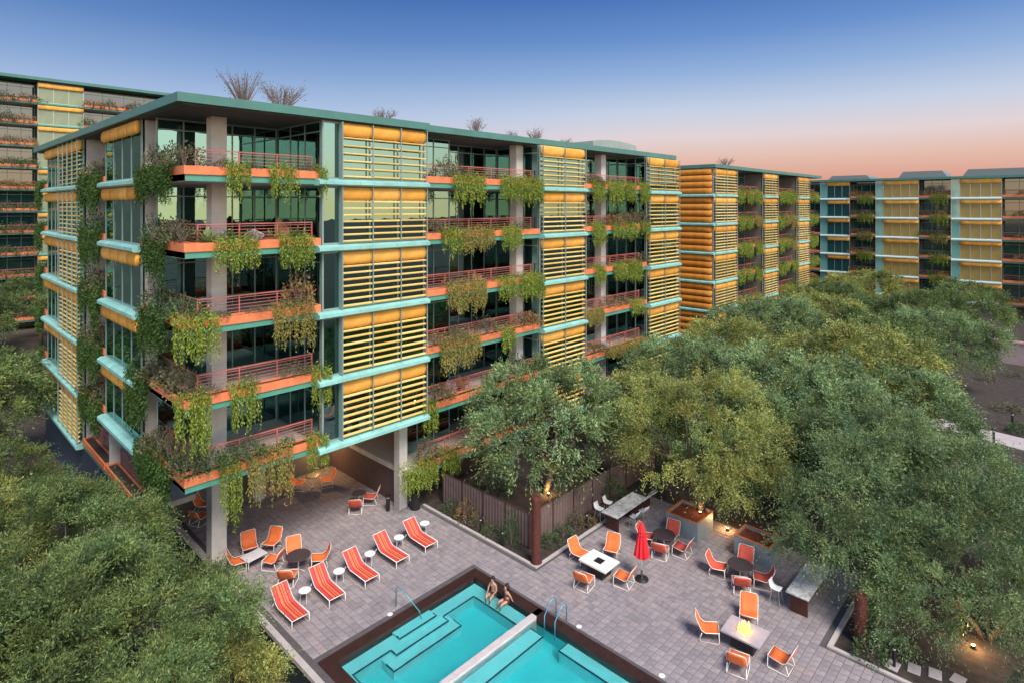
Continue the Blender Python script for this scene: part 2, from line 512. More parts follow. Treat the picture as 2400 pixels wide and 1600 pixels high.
for y0, y1 in ((-2, 16.24), (16.52, YB)):
    wt = MB().add([(XA, y0, -.10), (XB, y0, -.10), (XB, y1, -.10), (XA, y1, -.10)], [(0, 1, 2, 3)])
    pbuild(wt, 'water', mw)

# ------------------------------------------------------------------ buildings
LZ = [18.30, 15.08, 11.86, 8.64, 5.42, 2.20]       # floor levels, top storey first
SOF, RTOP = 21.16, 21.60
ORD = ['first', 'second', 'third', 'fourth', 'fifth', 'sixth', 'seventh', 'eighth', 'ninth', 'tenth']
STOREY = ['sixth-floor', 'fifth-floor', 'fourth-floor', 'third-floor', 'second-floor', 'first-floor']
def ceil_of(i): return SOF if i == 0 else LZ[i - 1] - .33

class Fac:
    """a facade plane: 'Y' faces -Y, 'X' faces -X; s runs along it, d outward"""
    def __init__(self, ax, plane): self.ax, self.p = ax, plane
    def pt(self, s, d, z): return (s, self.p - d, z) if self.ax == 'Y' else (self.p - d, s, z)
    def box(self, mb, s0, s1, d0, d1, z0, z1):
        a, b = self.pt(s0, d0, z0), self.pt(s1, d1, z1)
        return mb.box(min(a[0], b[0]), max(a[0], b[0]), min(a[1], b[1]), max(a[1], b[1]), z0, z1)
    @property
    def rz(self): return 0 if self.ax == 'Y' else -math.pi / 2

def bay(bld, F, s0, s1, z0, z1, nseg=3, strip=0.0, slats=7, slat_range=None, roll=True, far=False, screen=None, segslats=False, rolls=1,
        rollmat=None, glass=None, roll_range=None, strip_side=0):
    """one storey of a glazed bay: frame > panes, awning rolls, louvre slats"""
    L0, L1 = (s0 + strip, s1) if strip_side == 0 else (s0, s1 - strip)
    seg = (L1 - L0) / nseg
    g = glass or (M_GLASS_FAR if far else M_GLASS)
    rollmat = rollmat or M_TUBE
    fr = MB()
    xs = [L0 + seg * k for k in range(nseg + 1)]
    for k, s in enumerate(xs):
        F.box(fr, s - .035, s + .035, -.06, .02, z0, z1)
        if slats and (slat_range is None or slat_range[0] - .01 <= s <= slat_range[1] + .01):
            F.box(fr, s - .022, s + .022, .30, .35, z0 + .02, z1 - .01)
    if strip:
        e = s0 if strip_side == 0 else s1
        F.box(fr, e - .04, e + .04, -.06, .06, z0, z1)
        F.box(fr, L0 - .05, L0 - .036, .02, .34, z0 + .02, z1 - .02) if not far else None
    F.box(fr, s0 + .04, s1 - .04, -.05, .012, z0 + .002, z0 + .09)
    F.box(fr, s0 + .04, s1 - .04, -.05, .012, z1 - .1, z1 - .002)
    frame = fr.build('bay_frame', M_FRAME if not far else M_POST, bld)
    zc, hh = (z0 + z1) / 2, z1 - z0 - .2
    for k in range(nseg):
        c = L0 + seg * (k + .5)
        piece('window_pane', screen if (screen and far) else g, (seg - .07, .02, hh), F.pt(c, -.02, zc), frame, (0, 0, F.rz))
        if not far and random.random() < .45:
            wdt = seg * random.choice([.35, .5, .9])
            piece('curtain', M_CURTAIN, (wdt, .05, hh), F.pt(c + random.uniform(-.5, .5) * (seg - wdt), -.35, zc), frame, (0, 0, F.rz))
    if strip:
        c = s0 + strip / 2 if strip_side == 0 else s1 - strip / 2
        piece('window_pane', M_GLASS_MINT if far else M_GLASS, (strip - .08, .02, hh), F.pt(c, -.02, zc), frame, (0, 0, F.rz))
    ra, rb = roll_range or (L0, L1)
    nr = max(1, round((rb - ra) / seg))
    if roll:
        for q in range(rolls):
            for k in range(1 if far else nr):
                w = (rb - ra) / (1 if far else nr)
                rh = .66 if rolls == 1 else (z1 - z0) / rolls * .96
                zz = z1 - .03 - rh / 2 if rolls == 1 else z1 - (q + .5) * (z1 - z0) / rolls
                piece('awning_roll', rollmat, (w - .012, .26 if rolls == 1 else .42, rh), F.pt(ra + w * (k + .5), .13 if rolls == 1 else .1, zz), frame, (0, 0, F.rz), 'roll')
    if slats:
        a, b = slat_range or (L0, L1)
        top = z1 - (.78 if roll else .15); bot = z0 + .16
        if far:
            mb = MB()
            for q in range(slats):
                z = bot + (top - bot) * q / (slats - 1)
                F.box(mb, a + .03, b - .03, .14, .24, z - .05, z + .05)
            stuff(mb.build('louver_screen', M_SLAT, frame))
        else:
            segs = [(x, x + seg) for x in xs[:-1]] if segslats else [(a, b)]
            for q in range(slats):
                z = bot + (top - bot) * q / (slats - 1)
                for sa, sb in segs:
                    piece('slat', M_SLAT, (sb - sa - .03, .14, .045), F.pt((sa + sb) / 2, .21, z + random.uniform(-.006, .006)), frame,
                          (R(20 + random.uniform(-4, 4)), random.uniform(-.002, .002), F.rz))
    return frame

def ledge(bld, F, s0, s1, z, m=None, deep=.5):
    mb = MB()
    pts = [(-.3, -.33), (deep * .75, -.33), (deep, -.26), (deep, -.10), (deep * .55, -.004), (-.3, -.004)]
    n = len(pts)
    ns = max(1, round((s1 - s0) / 2.1)); w = (s1 - s0) / ns
    for j in range(ns):                                  # folded metal panels with open joints
        a, b = s0 + w * j + (.006 if j else 0), s0 + w * (j + 1) - (.006 if j < ns - 1 else 0)
        jz = random.uniform(-.004, .004)
        mb.add([F.pt(q_, d, z + q + jz) for q_ in (a, b) for d, q in pts], [tuple(range(n))[::-1], tuple(range(n, 2 * n))] + [(k, (k + 1) % n, n + (k + 1) % n, n + k) for k in range(n)])
    return mb.build('floor_ledge', m or M_MINT, bld)

def railing_mesh(F, s0, s1, d, z, step=2.0, bars=7, h=1.08):
    mb = MB()
    n = max(1, round((s1 - s0) / step))
    for k in range(n + 1):
        s = s0 + (s1 - s0) * k / n
        F.box(mb, s - .025, s + .025, d - .03, d + .03, z, z + h)
    F.box(mb, s0 - .03, s1 + .03, d - .035, d + .035, z + h, z + h + .05)
    for q in range(bars):
        zz = z + .12 + (h - .2) * q / (bars - 1)
        F.box(mb, s0, s1, d - .012, d + .012, zz - .012, zz + .012)
    return mb

def planter_box(F, s0, s1, z, out=.06, deep=.62, hgt=.36):
    mb = MB()
    F.box(mb, s0, s1, out - .08, out, z + .002, z + hgt)
    F.box(mb, s0, s1, out - deep, out - deep + .08, z + .002, z + hgt)
    F.box(mb, s0, s0 + .08, out - deep + .08, out - .08, z + .002, z + hgt)
    F.box(mb, s1 - .08, s1, out - deep + .08, out - .08, z + .002, z + hgt)
    return mb
def soil_box(F, s0, s1, z, out=.06, deep=.62, hgt=.36):
    return F.box(MB(), s0 + .08, s1 - .08, out - deep + .08, out - .08, z + .01, z + hgt - .07)

def balcony(bld, F, s0, s1, i, depth, far=False, rail=True, planters=None, z=None):
    """balcony of one storey: slab with its teal edge > planter (with soil), railing"""
    z = LZ[i] if z is None else z
    slab = F.box(MB(), s0, s1, -depth, -.03, z - .28, z).build('balcony_slab', M_CONC, bld)
    F.box(MB(), s0, s1, -.03, .0, z - .27, z - .002).build('slab_edge', M_ROOF if far else M_TEAL, slab)
    for a, b in (planters or [(s0 + .02, s1 - .02)]):
        planter_box(F, a, b, z).build('planter', M_ORANGE, slab)
        soil_box(F, a, b, z).build('planter_soil', M_SOIL, slab)
    if rail:
        railing_mesh(F, s0 + .1, s1 - .1, -.68, z, bars=5 if far else 7).build('railing', M_RAIL, slab)
    return slab
M_TEAL = mat('green_slab_edge', (.075, .27, .20), .5, var=.12, scale=1.5)

def glazing(bld, F, s0, s1, d, z0, z1, n, far=False, name='window_wall'):
    fr = MB(); seg = (s1 - s0) / n
    for k in range(n + 1):
        s = s0 + seg * k
        F.box(fr, s - .03, s + .03, d - .04, d + .04, z0, z1)
    F.box(fr, s0 + .03, s1 - .03, d - .035, d + .035, z0 + .002, z0 + .08)
    F.box(fr, s0 + .03, s1 - .03, d - .035, d + .035, z1 - .55, z1 - .49)
    F.box(fr, s0 + .03, s1 - .03, d - .035, d + .035, z1 - .08, z1 - .002)
    w = fr.build(name, M_FRAME, bld)
    for k in range(n):
        c = s0 + seg * (k + .5)
        piece('window_pane', M_GLASS_FAR if far else M_GLASS, (seg - .06, .016, z1 - z0 - .16), F.pt(c, d, (z0 + z1) / 2), w, (0, 0, F.rz))
        if not far and random.random() < .3:
            piece('curtain', M_CURTAIN, (seg * .45, .05, z1 - z0 - .2), F.pt(c + random.uniform(-.25, .25) * seg, d - .3, (z0 + z1) / 2), w, (0, 0, F.rz))
    return w

def roof(bld, poly, z0, z1, lip=.0):
    n = len(poly)
    mb = MB().add([(x, y, z) for z in (z0, z1) for x, y in poly],
                  [tuple(range(n))[::-1], tuple(range(n, 2 * n))] + [(k, (k + 1) % n, n + (k + 1) % n, n + k) for k in range(n)])
    return mb

# ---- building 1: the corner block
b1 = empty('apartment_building', (8.46, 26.6, 0)); B1OFF = (-8.46, -26.6, 0)
tag(b1, 'six-storey teal and yellow apartment block with planted corner balconies above the pool deck', 'building')
b1.location = (0, 0, 0)
FA, FL = Fac('Y', 26.6), Fac('X', 8.46)
rp = [(8.05, 26.2), (20.9, 26.2), (20.9, 26.75), (50.15, 26.75), (50.15, 60.2), (8.05, 60.2)]
rf = roof(b1, rp, SOF + .06, RTOP).build('roof', M_ROOF, b1)
ri = [(8.35, 26.5), (20.6, 26.5), (20.6, 27.05), (49.85, 27.05), (49.85, 59.9), (8.35, 59.9)]
roof(b1, ri, SOF, SOF + .056).build('soffit', M_SOFFIT, rf)
roof(b1, ri, RTOP + .004, RTOP + .03).build('roof_gravel', M_ROOFTOP, rf)
for i, z in enumerate(LZ):
    mb = MB()
    if i < 5:
        mb.box(8.76, 14.6, 31.4, 58, z - .31, z - .01).box(14.6, 20.8, 26.9, 58, z - .31, z - .01).box(20.8, 30.7, 28.2, 58, z - .31, z - .01)
    else:
        mb.box(8.76, 20.0, 36.2, 58, z - .31, z - .01).box(20.0, 30.7, 27.2, 58, z - .31, z - .01)
    mb.box(30.7, 35.6, 26.9, 58, z - .31, z - .01).box(35.6, 44.6, 28.2, 58, z - .31, z - .01).box(44.6, 49.7, 26.9, 58, z - .31, z - .01)
    mb.build('floor_slab', M_CONC, b1)
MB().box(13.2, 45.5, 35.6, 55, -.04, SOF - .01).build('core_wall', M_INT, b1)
for x, y0 in ((14.62, 31.6), (20.70, 28.9), (30.80, 30.9), (35.50, 29.7), (44.72, 29.7), (49.78, 26.75)):
    z_ = 5.45 if x < 21 else -.04
    MB().box(x - .06, x + .06, y0, 58 if x > 49 else 35.59, z_, SOF - .005).build('party_wall', M_CONC, b1)
for y_, z_ in ((32.7, 5.42), (39.4, LOW), (45.0, LOW), (56.86, LOW)):
    MB().box(8.62, 13.19, y_ - .06, y_ + .06, z_, SOF - .005).build('party_wall', M_CONC, b1)
# ground storey walls
M_PLUM = mat('plum_stucco', (.10, .065, .065), .85, var=.2, scale=1.2, bump=.15)
M_NAVY = mat('navy_base_wall', (.02, .04, .075), .5, var=.2, scale=1)
MB().box(20.1, 49.6, 28.4, 35.5, -.05, 1.88).build('base_wall', M_PLUM, b1)
MB().box(8.5, 8.75, 41, 58, LOW, 2.0).build('base_wall', M_NAVY, b1)
MB().box(8.76, 13.2, 36.3, 36.5, LOW, 1.88).box(13.2, 20.1, 35.45, 35.59, -.05, 5.1).build('base_wall', M_INT, b1)
# columns
for x, y, s, zt in ((10.72, 29.4, .34, SOF), (20.05, 27.75, .27, 5.1), (30.0, 28.1, .33, SOF), (40.0, 28.1, .33, SOF), (14.9, 34.6, .3, 5.1)):
    MB().box(x - s, x + s, y - s, y + s, -.02, zt).build('column', M_CONC, b1, bevel=.02)
for i, z in enumerate(LZ):
    zc = ceil_of(i)
    # main facade bays
    if i < 5:
        ledge(b1, FA, 14.2, 20.86, z)
        bay(b1, FA, 14.6, 20.78, z, zc, 3, strip=.92, slats=7 if i > 0 else 6, segslats=True)
    for (s0, s1) in ((30.75, 35.58), (44.66, 49.9)):
        ledge(b1, FA, s0 - .05, s1 + .05, z)
        bay(b1, FA, s0, s1, z, zc, 2, slats=7)
    # recessed glazing and balconies
    if i < 5:
        glazing(b1, Fac('Y', 31.5), 8.8, 14.55, 0, z, zc, 5)
    glazing(b1, Fac('Y', 28.9), 20.8, 24.6, 0, z, zc, 3)
    glazing(b1, Fac('Y', 30.8), 24.6, 30.7, 0, z, zc, 5)
    glazing(b1, Fac('Y', 29.6), 35.6, 44.6, 0, z, zc, 6)
    if i < 5:
        sl = balcony(b1, FA, 8.46, 14.5, i, 4.9, planters=[(8.40, 14.5)], rail=False)
        FL.box(MB(), 26.63, 32.5, -.03, 0, z - .27, z - .002).build('slab_edge', M_TEAL, sl)
        planter_box(FL, 27.17, 32.5, z).build('planter', M_ORANGE, sl)
        soil_box(FL, 27.17, 32.5, z).build('planter_soil', M_SOIL, sl)
        rm = railing_mesh(FA, 9.18, 14.42, -.72, z, 1.75)
        r2 = railing_mesh(FL, 27.34, 32.4, -.72, z, 1.75)
        rm.add(r2.v, r2.f).build('railing', M_RAIL, sl)
    for xs_, ys_ in ((14.62, 31.5), (30.8, 30.8), (44.72, 29.6)):
        if i < 5 or xs_ > 15:
            glazing(b1, Fac('X', xs_), 26.8, ys_, 0, z, zc, 3)
    balcony(b1, FA, 20.86, 30.68, i, 2.4 if i < 5 else 1.6)
    balcony(b1, FA, 35.66, 44.6, i, 2.4)
    # left facade
    if i < 5:
        ledge(b1, FL, 32.6, 39.45, z, deep=.42)
        bay(b1, FL, 32.7, 39.4, z, zc, 4, slats=0)
        ledge(b1, FL, 44.95, 57, z, deep=.42)
    else:
        ledge(b1, FL, 44.95, 57, z, deep=.42)
        balcony(b1, FL, 32.9, 39.3, i, 2.5)
        glazing(b1, Fac('X', 11.0), 32.8, 39.3, 0, z, zc, 4)
    bay(b1, FL, 45.0, 56.8, z, zc, 8, slats=8, slat_range=(45.0, 50.9), roll_range=(45.0, 56.8))
    balcony(b1, FL, 39.5, 44.9, i, 2.2)
    glazing(b1, Fac('X', 10.8), 39.5, 44.9, 0, z, zc, 4)
# plant-room on the roof
ph = MB()
n = 12
for k in range(n + 1):
    pass
prof = [(42.2, 21.64), (42.2, 22.62), (43.2, 22.78), (44.6, 22.88), (46.2, 22.9), (47.8, 22.82), (49.2, 22.66), (49.2, 21.64)]
ph.add([(x, y, z) for y in (30.4, 33.5) for x, z in prof], [tuple(range(8)), tuple(range(8, 16))[::-1]] + [(k, (k + 1) % 8, 8 + (k + 1) % 8, 8 + k) for k in range(8)])
phz = ph.build('plant_room', mat('grey_metal_cladding', (.24, .29, .28), .5, var=.12, scale=.7), rf)
for k in range(5):
    piece('seam', M_POST, (.05, .03, .95), (43.4 + k * 1.15, 30.385, 22.15), phz)

# ---- building 2: the next block along the garden
b2 = empty('apartment_building'); tag(b2, 'yellow-louvred apartment block whose end wall is stacked with orange awning rolls', 'building')
F2, F2S = Fac('Y', 29.2), Fac('X', 63.1)
rf2 = roof(b2, [(62.8, 28.8), (100.4, 28.8), (100.4, 50), (62.8, 50)], SOF + .06, RTOP).build('roof', M_ROOF, b2)
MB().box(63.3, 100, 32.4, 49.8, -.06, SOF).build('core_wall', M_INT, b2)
MB().box(63.3, 68.9, 29.4, 32.4, -.06, SOF).box(77.4, 82, 29.4, 32.4, -.06, SOF).box(90.2, 95, 29.4, 32.4, -.06, SOF).build('bay_core', M_INT, b2)
MB().box(69.4, 70.0, 30.2, 30.8, 0, SOF).build('column', M_CONC, b2)
for i, z in enumerate(LZ):
    zc = ceil_of(i)
    for s0, s1 in ((63.1, 68.85), (77.4, 82.0), (90.2, 94.9)):
        ledge(b2, F2, s0, s1, z, deep=.4); bay(b2, F2, s0, s1, z, zc, 2, slats=7, far=True)
    ledge(b2, F2S, 29.0, 49.8, z, deep=.4)
    bay(b2, F2S, 29.35, 36.0, z, zc, 1, slats=0, far=True, rolls=4, rollmat=M_TUBE2)
    bay(b2, F2S, 36.0, 49.8, z, zc, 3, slats=0, far=True)
    for s0, s1 in ((68.9, 77.35), (82.05, 90.15), (94.95, 100.0)):
        balcony(b2, F2, s0, s1, i, 3.0, far=True)
        glazing(b2, Fac('Y', 31.6), s0, s1, 0, z, zc, 4, far=True)

# ---- building 3: the block closing the garden
b3 = empty('apartment_building'); tag(b3, 'low gold-screened apartment block closing the far side of the tree-filled garden', 'building')
F3 = Fac('X', 116.0)
rf3 = roof(b3, [(115.5, -25.4), (140, -25.4), (140, 48.2), (115.5, 48.2)], SOF + .06, RTOP).build('roof', M_ROOF, b3)
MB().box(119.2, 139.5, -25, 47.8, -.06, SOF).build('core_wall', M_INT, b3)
for y0, y1, zt in ((26.1, 33.2, 22.4), (15.2, 22.2, 22.75), (0, 13.4, 22.8)):
    MB().add([(119, y0, RTOP), (119, y1, RTOP), (119, y1 - .8, zt), (119, y0 + .8, zt), (126, y0, RTOP), (126, y1, RTOP), (126, y1 - .8, zt), (126, y0 + .8, zt)],
             [(0, 1, 2, 3), (4, 7, 6, 5), (0, 3, 7, 4), (1, 5, 6, 2), (3, 2, 6, 7), (0, 4, 5, 1)]).build('plant_room', mat('blue_grey_cladding', (.16, .19, .20), .6, var=.1), rf3)
b3bays = [(38.5, 48, 0), (28.8, 33.5, 0), (18.7, 24.8, 1), (8.2, 14.4, 1), (-2.5, 2.6, 1), (-14.0, -8.0, 1), (-25, -19, 1)]
for a, b, _ in b3bays:
    MB().box(116.2, 119.2, a + .1, b - .1, -.06, SOF).build('bay_core', M_INT, b3)
for i, z in enumerate(LZ):
    zc = ceil_of(i)
    for a, b, gold in b3bays:
        ledge(b3, F3, a, b, z, deep=.35, m=mat('pale_ledge', (.5, .66, .66), .4, var=.06))
        bay(b3, F3, a, b, z, zc, 3 if not gold else 4, strip=1.1, strip_side=1, slats=0, far=True, screen=M_GOLD if gold else None)
    for a, b in ((33.5, 38.5), (24.8, 28.8), (14.4, 18.7), (2.6, 8.2), (-8, -2.5), (-19, -14)):
        balcony(b3, F3, a + .05, b - .05, i, 2.6, far=True)
        glazing(b3, Fac('X', 118.4), a + .05, b - .05, 0, z, zc, 3, far=True)

# ---- building 4: the tall block behind on the left
b4 = empty('apartment_building'); tag(b4, 'taller ten-storey apartment block rising behind the corner block on the left', 'building')
F4 = Fac('Y', 112.0)
TOP4 = 35.6
rf4 = roof(b4, [(-22, 111.4), (60, 111.4), (60, 130), (-22, 130)], TOP4, TOP4 + .45).build('roof', M_ROOF, b4)
MB().box(-21, 59, 115.4, 129, LOW, TOP4 - .01).build('core_wall', M_INT, b4)
b4bays = [(-8, -2), (3.2, 9.0), (15.5, 21.1), (33, 39), (48, 54)]
gaps4 = [(-2, 3.2), (9.0, 15.5), (21.1, 33), (39, 48)]
for a, b in b4bays:
    MB().box(a + .1, b - .1, 112.2, 115.4, LOW, TOP4 - .01).build('bay_core', M_INT, b4)
LZ4 = [TOP4 - 3.22 * (k + 1) for k in range(11)]
for i, z in enumerate(LZ4):
    zc = z + 2.89
    for a, b in b4bays:
        ledge(b4, F4, a, b, z, deep=.3, m=M_TEAL)
        bay(b4, F4, a, b, z, zc, 3, slats=0, far=True, screen=M_OLIVE)
    for a, b in gaps4:
        balcony(b4, F4, a + .05, b - .05, 0, 3.0, far=True, z=z)
        glazing(b4, Fac('Y', 114.4), a + .05, b - .05, 0, z, zc, 4, far=True)

# ------------------------------------------------------------------ vegetation
def leaf_stops(cols):
    return [(k / (len(cols) - 1), tuple(c) + (1,)) for k, c in enumerate(cols)]
M_VINE = rand_mat('vine_leaf', leaf_stops([(.075, .15, .02), (.155, .245, .03), (.265, .335, .045), (.40, .40, .09)]), .6, translucent=.3)
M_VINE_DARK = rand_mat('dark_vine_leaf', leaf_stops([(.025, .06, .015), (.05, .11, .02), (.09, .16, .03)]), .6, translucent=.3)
M_SHRUB = rand_mat('shrub_leaf', leaf_stops([(.05, .075, .035), (.11, .12, .06), (.17, .14, .08), (.16, .20, .08)]), .65, translucent=.25)
M_SHRUB_G = rand_mat('green_shrub_leaf', leaf_stops([(.03, .07, .03), (.06, .12, .05), (.12, .18, .06)]), .65, translucent=.25)
M_SHRUB_R = rand_mat('rusty_shrub_leaf', leaf_stops([(.20, .09, .045), (.26, .16, .06), (.34, .24, .09), (.14, .13, .05)]), .65, translucent=.25)
M_AGAVE = rand_mat('agave_leaf', leaf_stops([(.16, .22, .10), (.28, .32, .15)]), .5)
M_TREE_Y = rand_mat('yellow_green_foliage', leaf_stops([(.13, .17, .05), (.23, .275, .08), (.33, .36, .105), (.46, .45, .16)]), .6, translucent=.3, tint=True)
M_TREE_G = rand_mat('grey_green_foliage', leaf_stops([(.09, .155, .07), (.145, .225, .10), (.215, .30, .13), (.31, .39, .18)]), .6, translucent=.3, tint=True)
M_TREE_D = rand_mat('deep_green_foliage', leaf_stops([(.065, .115, .045), (.11, .175, .06), (.17, .24, .08), (.26, .31, .11)]), .6, translucent=.3, tint=True)
M_BARK = mat('grey_brown_bark', (.085, .065, .05), .9, var=.3, scale=6, bump=.4)
M_TWIG = mat('grey_twig', (.16, .12, .11), .9, var=.2)

def vine_mesh(seed, w, L, material, dens=56):
    """trailing curtain: hangs at local y<=0 below z=0, mound of leaves on top"""
    rng = np.random.default_rng(seed)
    P, D = [], []
    nt = max(3, int(w * 7))                        # tassels of strands, each with its own length
    cx = (np.arange(nt) + rng.uniform(.1, .9, nt)) / nt - .5
    cl = L * np.clip(rng.normal(.86, .17, nt), .42, 1.08)
    for k in range(int(w * dens)):
        j = rng.integers(0, nt)
        x = (cx[j] + rng.normal(0, .42 / nt)) * w
        ln = max(.2, cl[j] * rng.uniform(.55, 1.06) ** .8)
        y0 = -rng.uniform(.0, .22)
        n = max(4, int(ln / .055))
        zz = np.linspace(.12, -ln, n) + rng.normal(0, .02, n)
        xx = x + np.cumsum(rng.normal(0, .008, n)) + (cx[j] * w - x) * np.linspace(0, .5, n)
        yy = y0 - .07 * np.sin(np.linspace(0, 2.6, n)) + rng.normal(0, .03, n)
        keep = rng.random(n) < .9
        P.append(np.c_[xx, yy, zz][keep])
        D.append(np.c_[rng.normal(0, .4, n), rng.normal(-.25, .35, n), rng.normal(-.9, .3, n)][keep])
    m = int(w * 200)
    P.append(np.c_[(rng.random(m) - .5) * w * 1.05, rng.uniform(-.18, .5, m), .02 + np.abs(rng.normal(0, .17, m))])
    D.append(np.c_[rng.normal(0, .7, m), rng.normal(-.2, .6, m), rng.normal(.3, .6, m)])
    P, D = np.vstack(P), np.vstack(D)
    return arr_mesh('trailing_leaves', leaf_quads(P, D, .12, .048, rng), 4, material)

def shrub_mesh(seed, r, hgt, material, n=420, size=.10, stems=9):
    rng = np.random.default_rng(seed)
    d = rng.normal(size=(n, 3)); d /= np.linalg.norm(d, axis=1, keepdims=True)
    d[:, 2] = np.abs(d[:, 2]) * .9 + .1 * d[:, 2]
    lob = rng.normal(size=(5, 3)); lob /= np.linalg.norm(lob, axis=1, keepdims=True)
    bump = 1 + .35 * np.max(np.clip(d @ lob.T, 0, 1) ** 4, axis=1)
    rad = rng.uniform(.45, 1, n) ** .6 * bump
    P = np.c_[d[:, 0] * r * rad, d[:, 1] * r * rad, hgt * (.12 + .85 * d[:, 2] * rad)]
    return arr_mesh('leaves', leaf_quads(P, d + rng.normal(0, .5, (n, 3)), size, size * .55, rng), 4, material)

def stem_mesh(seed, r, hgt, n=7):
    rng = random.Random(seed)
    mb = MB()
    for k in range(n):
        a = rng.uniform(0, 6.28); q = rng.uniform(.2, .8)
        mb.tube([(0, 0, 0), (math.cos(a) * r * q * .5, math.sin(a) * r * q * .5, hgt * .5), (math.cos(a) * r * q, math.sin(a) * r * q, hgt * .9)], [.018, .012, .004], 4)
    return mb.mesh('stem', M_TWIG)

M_VINE_B = rand_mat('browning_vine_leaf', leaf_stops([(.11, .15, .03), (.22, .24, .05), (.30, .26, .08), (.38, .25, .10), (.30, .33, .06)]), .65, translucent=.3)
VINES = [(vine_mesh(s, w, L, M_VINE_B if s % 5 == 0 else M_VINE, 62 if s % 2 else 44), w, L) for s, w, L in ((1, 1.6, 1.6), (2, 1.2, 1.7), (3, 2.2, 1.5), (4, .7, 1.5), (5, 2.8, 1.4), (6, 1.0, 2.6), (7, 1.5, 2.4), (8, 1.6, 1.2), (9, 1.2, 1.3), (10, 2.2, 2.0), (11, .8, 1.1))]
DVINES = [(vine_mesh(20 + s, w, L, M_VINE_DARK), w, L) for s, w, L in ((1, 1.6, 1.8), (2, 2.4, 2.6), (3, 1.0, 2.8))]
SHRUBS = {'grey': [], 'green': [], 'rusty': []}
for s in range(3):
    SHRUBS['grey'].append((shrub_mesh(40 + s, .6, .8, M_SHRUB), stem_mesh(40 + s, .55, .8)))
    SHRUBS['green'].append((shrub_mesh(50 + s, .6, .7, M_SHRUB_G), stem_mesh(50 + s, .55, .7)))
    SHRUBS['rusty'].append((shrub_mesh(60 + s, .6, .7, M_SHRUB_R), stem_mesh(60 + s, .55, .7)))
VINE_N = [0]
def vine(F, s0, s1, ztop, zbot, label, group, dark=False, out=.10):
    w, L = abs(s1 - s0), ztop - zbot
    best = min(DVINES if dark else VINES, key=lambda v: abs(math.log(v[1] / w)) + abs(math.log(v[2] / L)) + random.uniform(0, .25))
    o = put('trailing_vine', best[0], loc=F.pt((s0 + s1) / 2, out, ztop), rotz=F.rz)
    o.scale = (w / best[1] * random.choice((1, -1)), random.uniform(.9, 1.25), L / best[2] * .95)
    tag(o, label, 'vine', group)
    return o
def shrub(loc, r, hgt, kind, label, group=None, name='shrub'):
    me, sm = random.choice(SHRUBS[kind])
    e = empty(name, loc, random.uniform(0, 6.28))
    put('leaves', me, e); put('stem', sm, e)
    q = .7 if kind != 'grey' else .8
    e.scale = (r / .6, r / .6, hgt / q)
    tag(e, label, 'shrub', group)
    return e

ZONE = {'corner': 'corner balcony', 'mid': 'balcony right of the wide louvred bay', 'far': 'balcony between the two narrow louvred bays'}
ZS = {'corner': 'corner balcony', 'mid': 'middle balcony', 'far': 'end balcony'}
def spots(zone, n):
    q = SPOT[zone]
    return list(q[:n]) if zone == 'far' else {1: [''], 2: [q[0], q[2]], 3: list(q)}[n]
SPOT = {'corner': ('nearest the building corner', 'midway', 'nearest the wide louvred bay'), 'mid': ('next to the wide louvred bay', 'midway', 'next to the narrow bay'),
        'far': ('by the first narrow bay', 'second from it', 'third from it', 'by the last bay')}
def v_px(zone, i, x0, x1, y0, y1, F=FA, dark=False, spot=''):
    """vine read off the photo: pixel span on the facade plane"""
    f = on_y if F.ax == 'Y' else on_x
    a, b = f(x0, y0, F.p - .1), f(x1, y0, F.p - .1)
    t = f((x0 + x1) / 2, y1, F.p - .1)
    sa, sb = (a.x, b.x) if F.ax == 'Y' else (a.y, b.y)
    ztop = LZ[i] + .36
    L = max(.5, ztop - t.z)
    nm = f'{"dark" if dark else "yellow-green"} vine trailing from the {STOREY[i]} {ZS[zone]} planter {spot}'.strip()
    vine(F, sa, sb, ztop, ztop - L, nm, f'vines of the {STOREY[i]} {zone} balcony', dark)
for i, spans in enumerate([[(520, 575, 405, 458), (615, 680, 400, 468), (724, 748, 395, 465)],
                           [(490, 590, 548, 636), (640, 715, 545, 630)],
                           [(395, 500, 735, 848), (622, 718, 715, 810)],
                           [(397, 482, 910, 1066), (525, 590, 885, 1000), (714, 758, 855, 946)],
                           [(505, 552, 1085, 1210), (562, 668, 1050, 1165), (704, 752, 1015, 1088)]]):
    for s, w in zip(spans, spots('corner', len(spans))): v_px('corner', i, *s, spot=w)
for i, spans in enumerate([[(1040, 1112, 405, 475), (1148, 1195, 415, 466), (1198, 1246, 415, 472)],
                           [(1012, 1052, 530, 592), (1055, 1132, 530, 586), (1150, 1194, 530, 582)],
                           [(1025, 1115, 650, 726), (1142, 1185, 638, 692), (1190, 1246, 632, 690)],
                           [(1008, 1100, 775, 856), (1150, 1180, 755, 810)],
                           [(968, 1000, 925, 1002)],
                           [(918, 1000, 1045, 1132), (1010, 1048, 1040, 1100)]]):
    for s, w in zip(spans, spots('mid', len(spans))): v_px('mid', i, *s, spot=w)
for i, spans in enumerate([[(1358, 1386, 425, 472), (1396, 1430, 428, 472), (1434, 1456, 430, 470), (1468, 1488, 430, 474)],
                           [(1358, 1386, 520, 572), (1404, 1430, 520, 552), (1432, 1462, 518, 552), (1470, 1488, 518, 548)],
                           [(1363, 1386, 610, 656), (1408, 1436, 605, 650), (1440, 1470, 602, 648)],
                           [(1338, 1384, 700, 752), (1446, 1476, 680, 726)],
                           [(1390, 1436, 775, 822), (1440, 1486, 765, 808)]]):
    for s, w in zip(spans, spots('far', len(spans))): v_px('far', i, *s, spot=w)
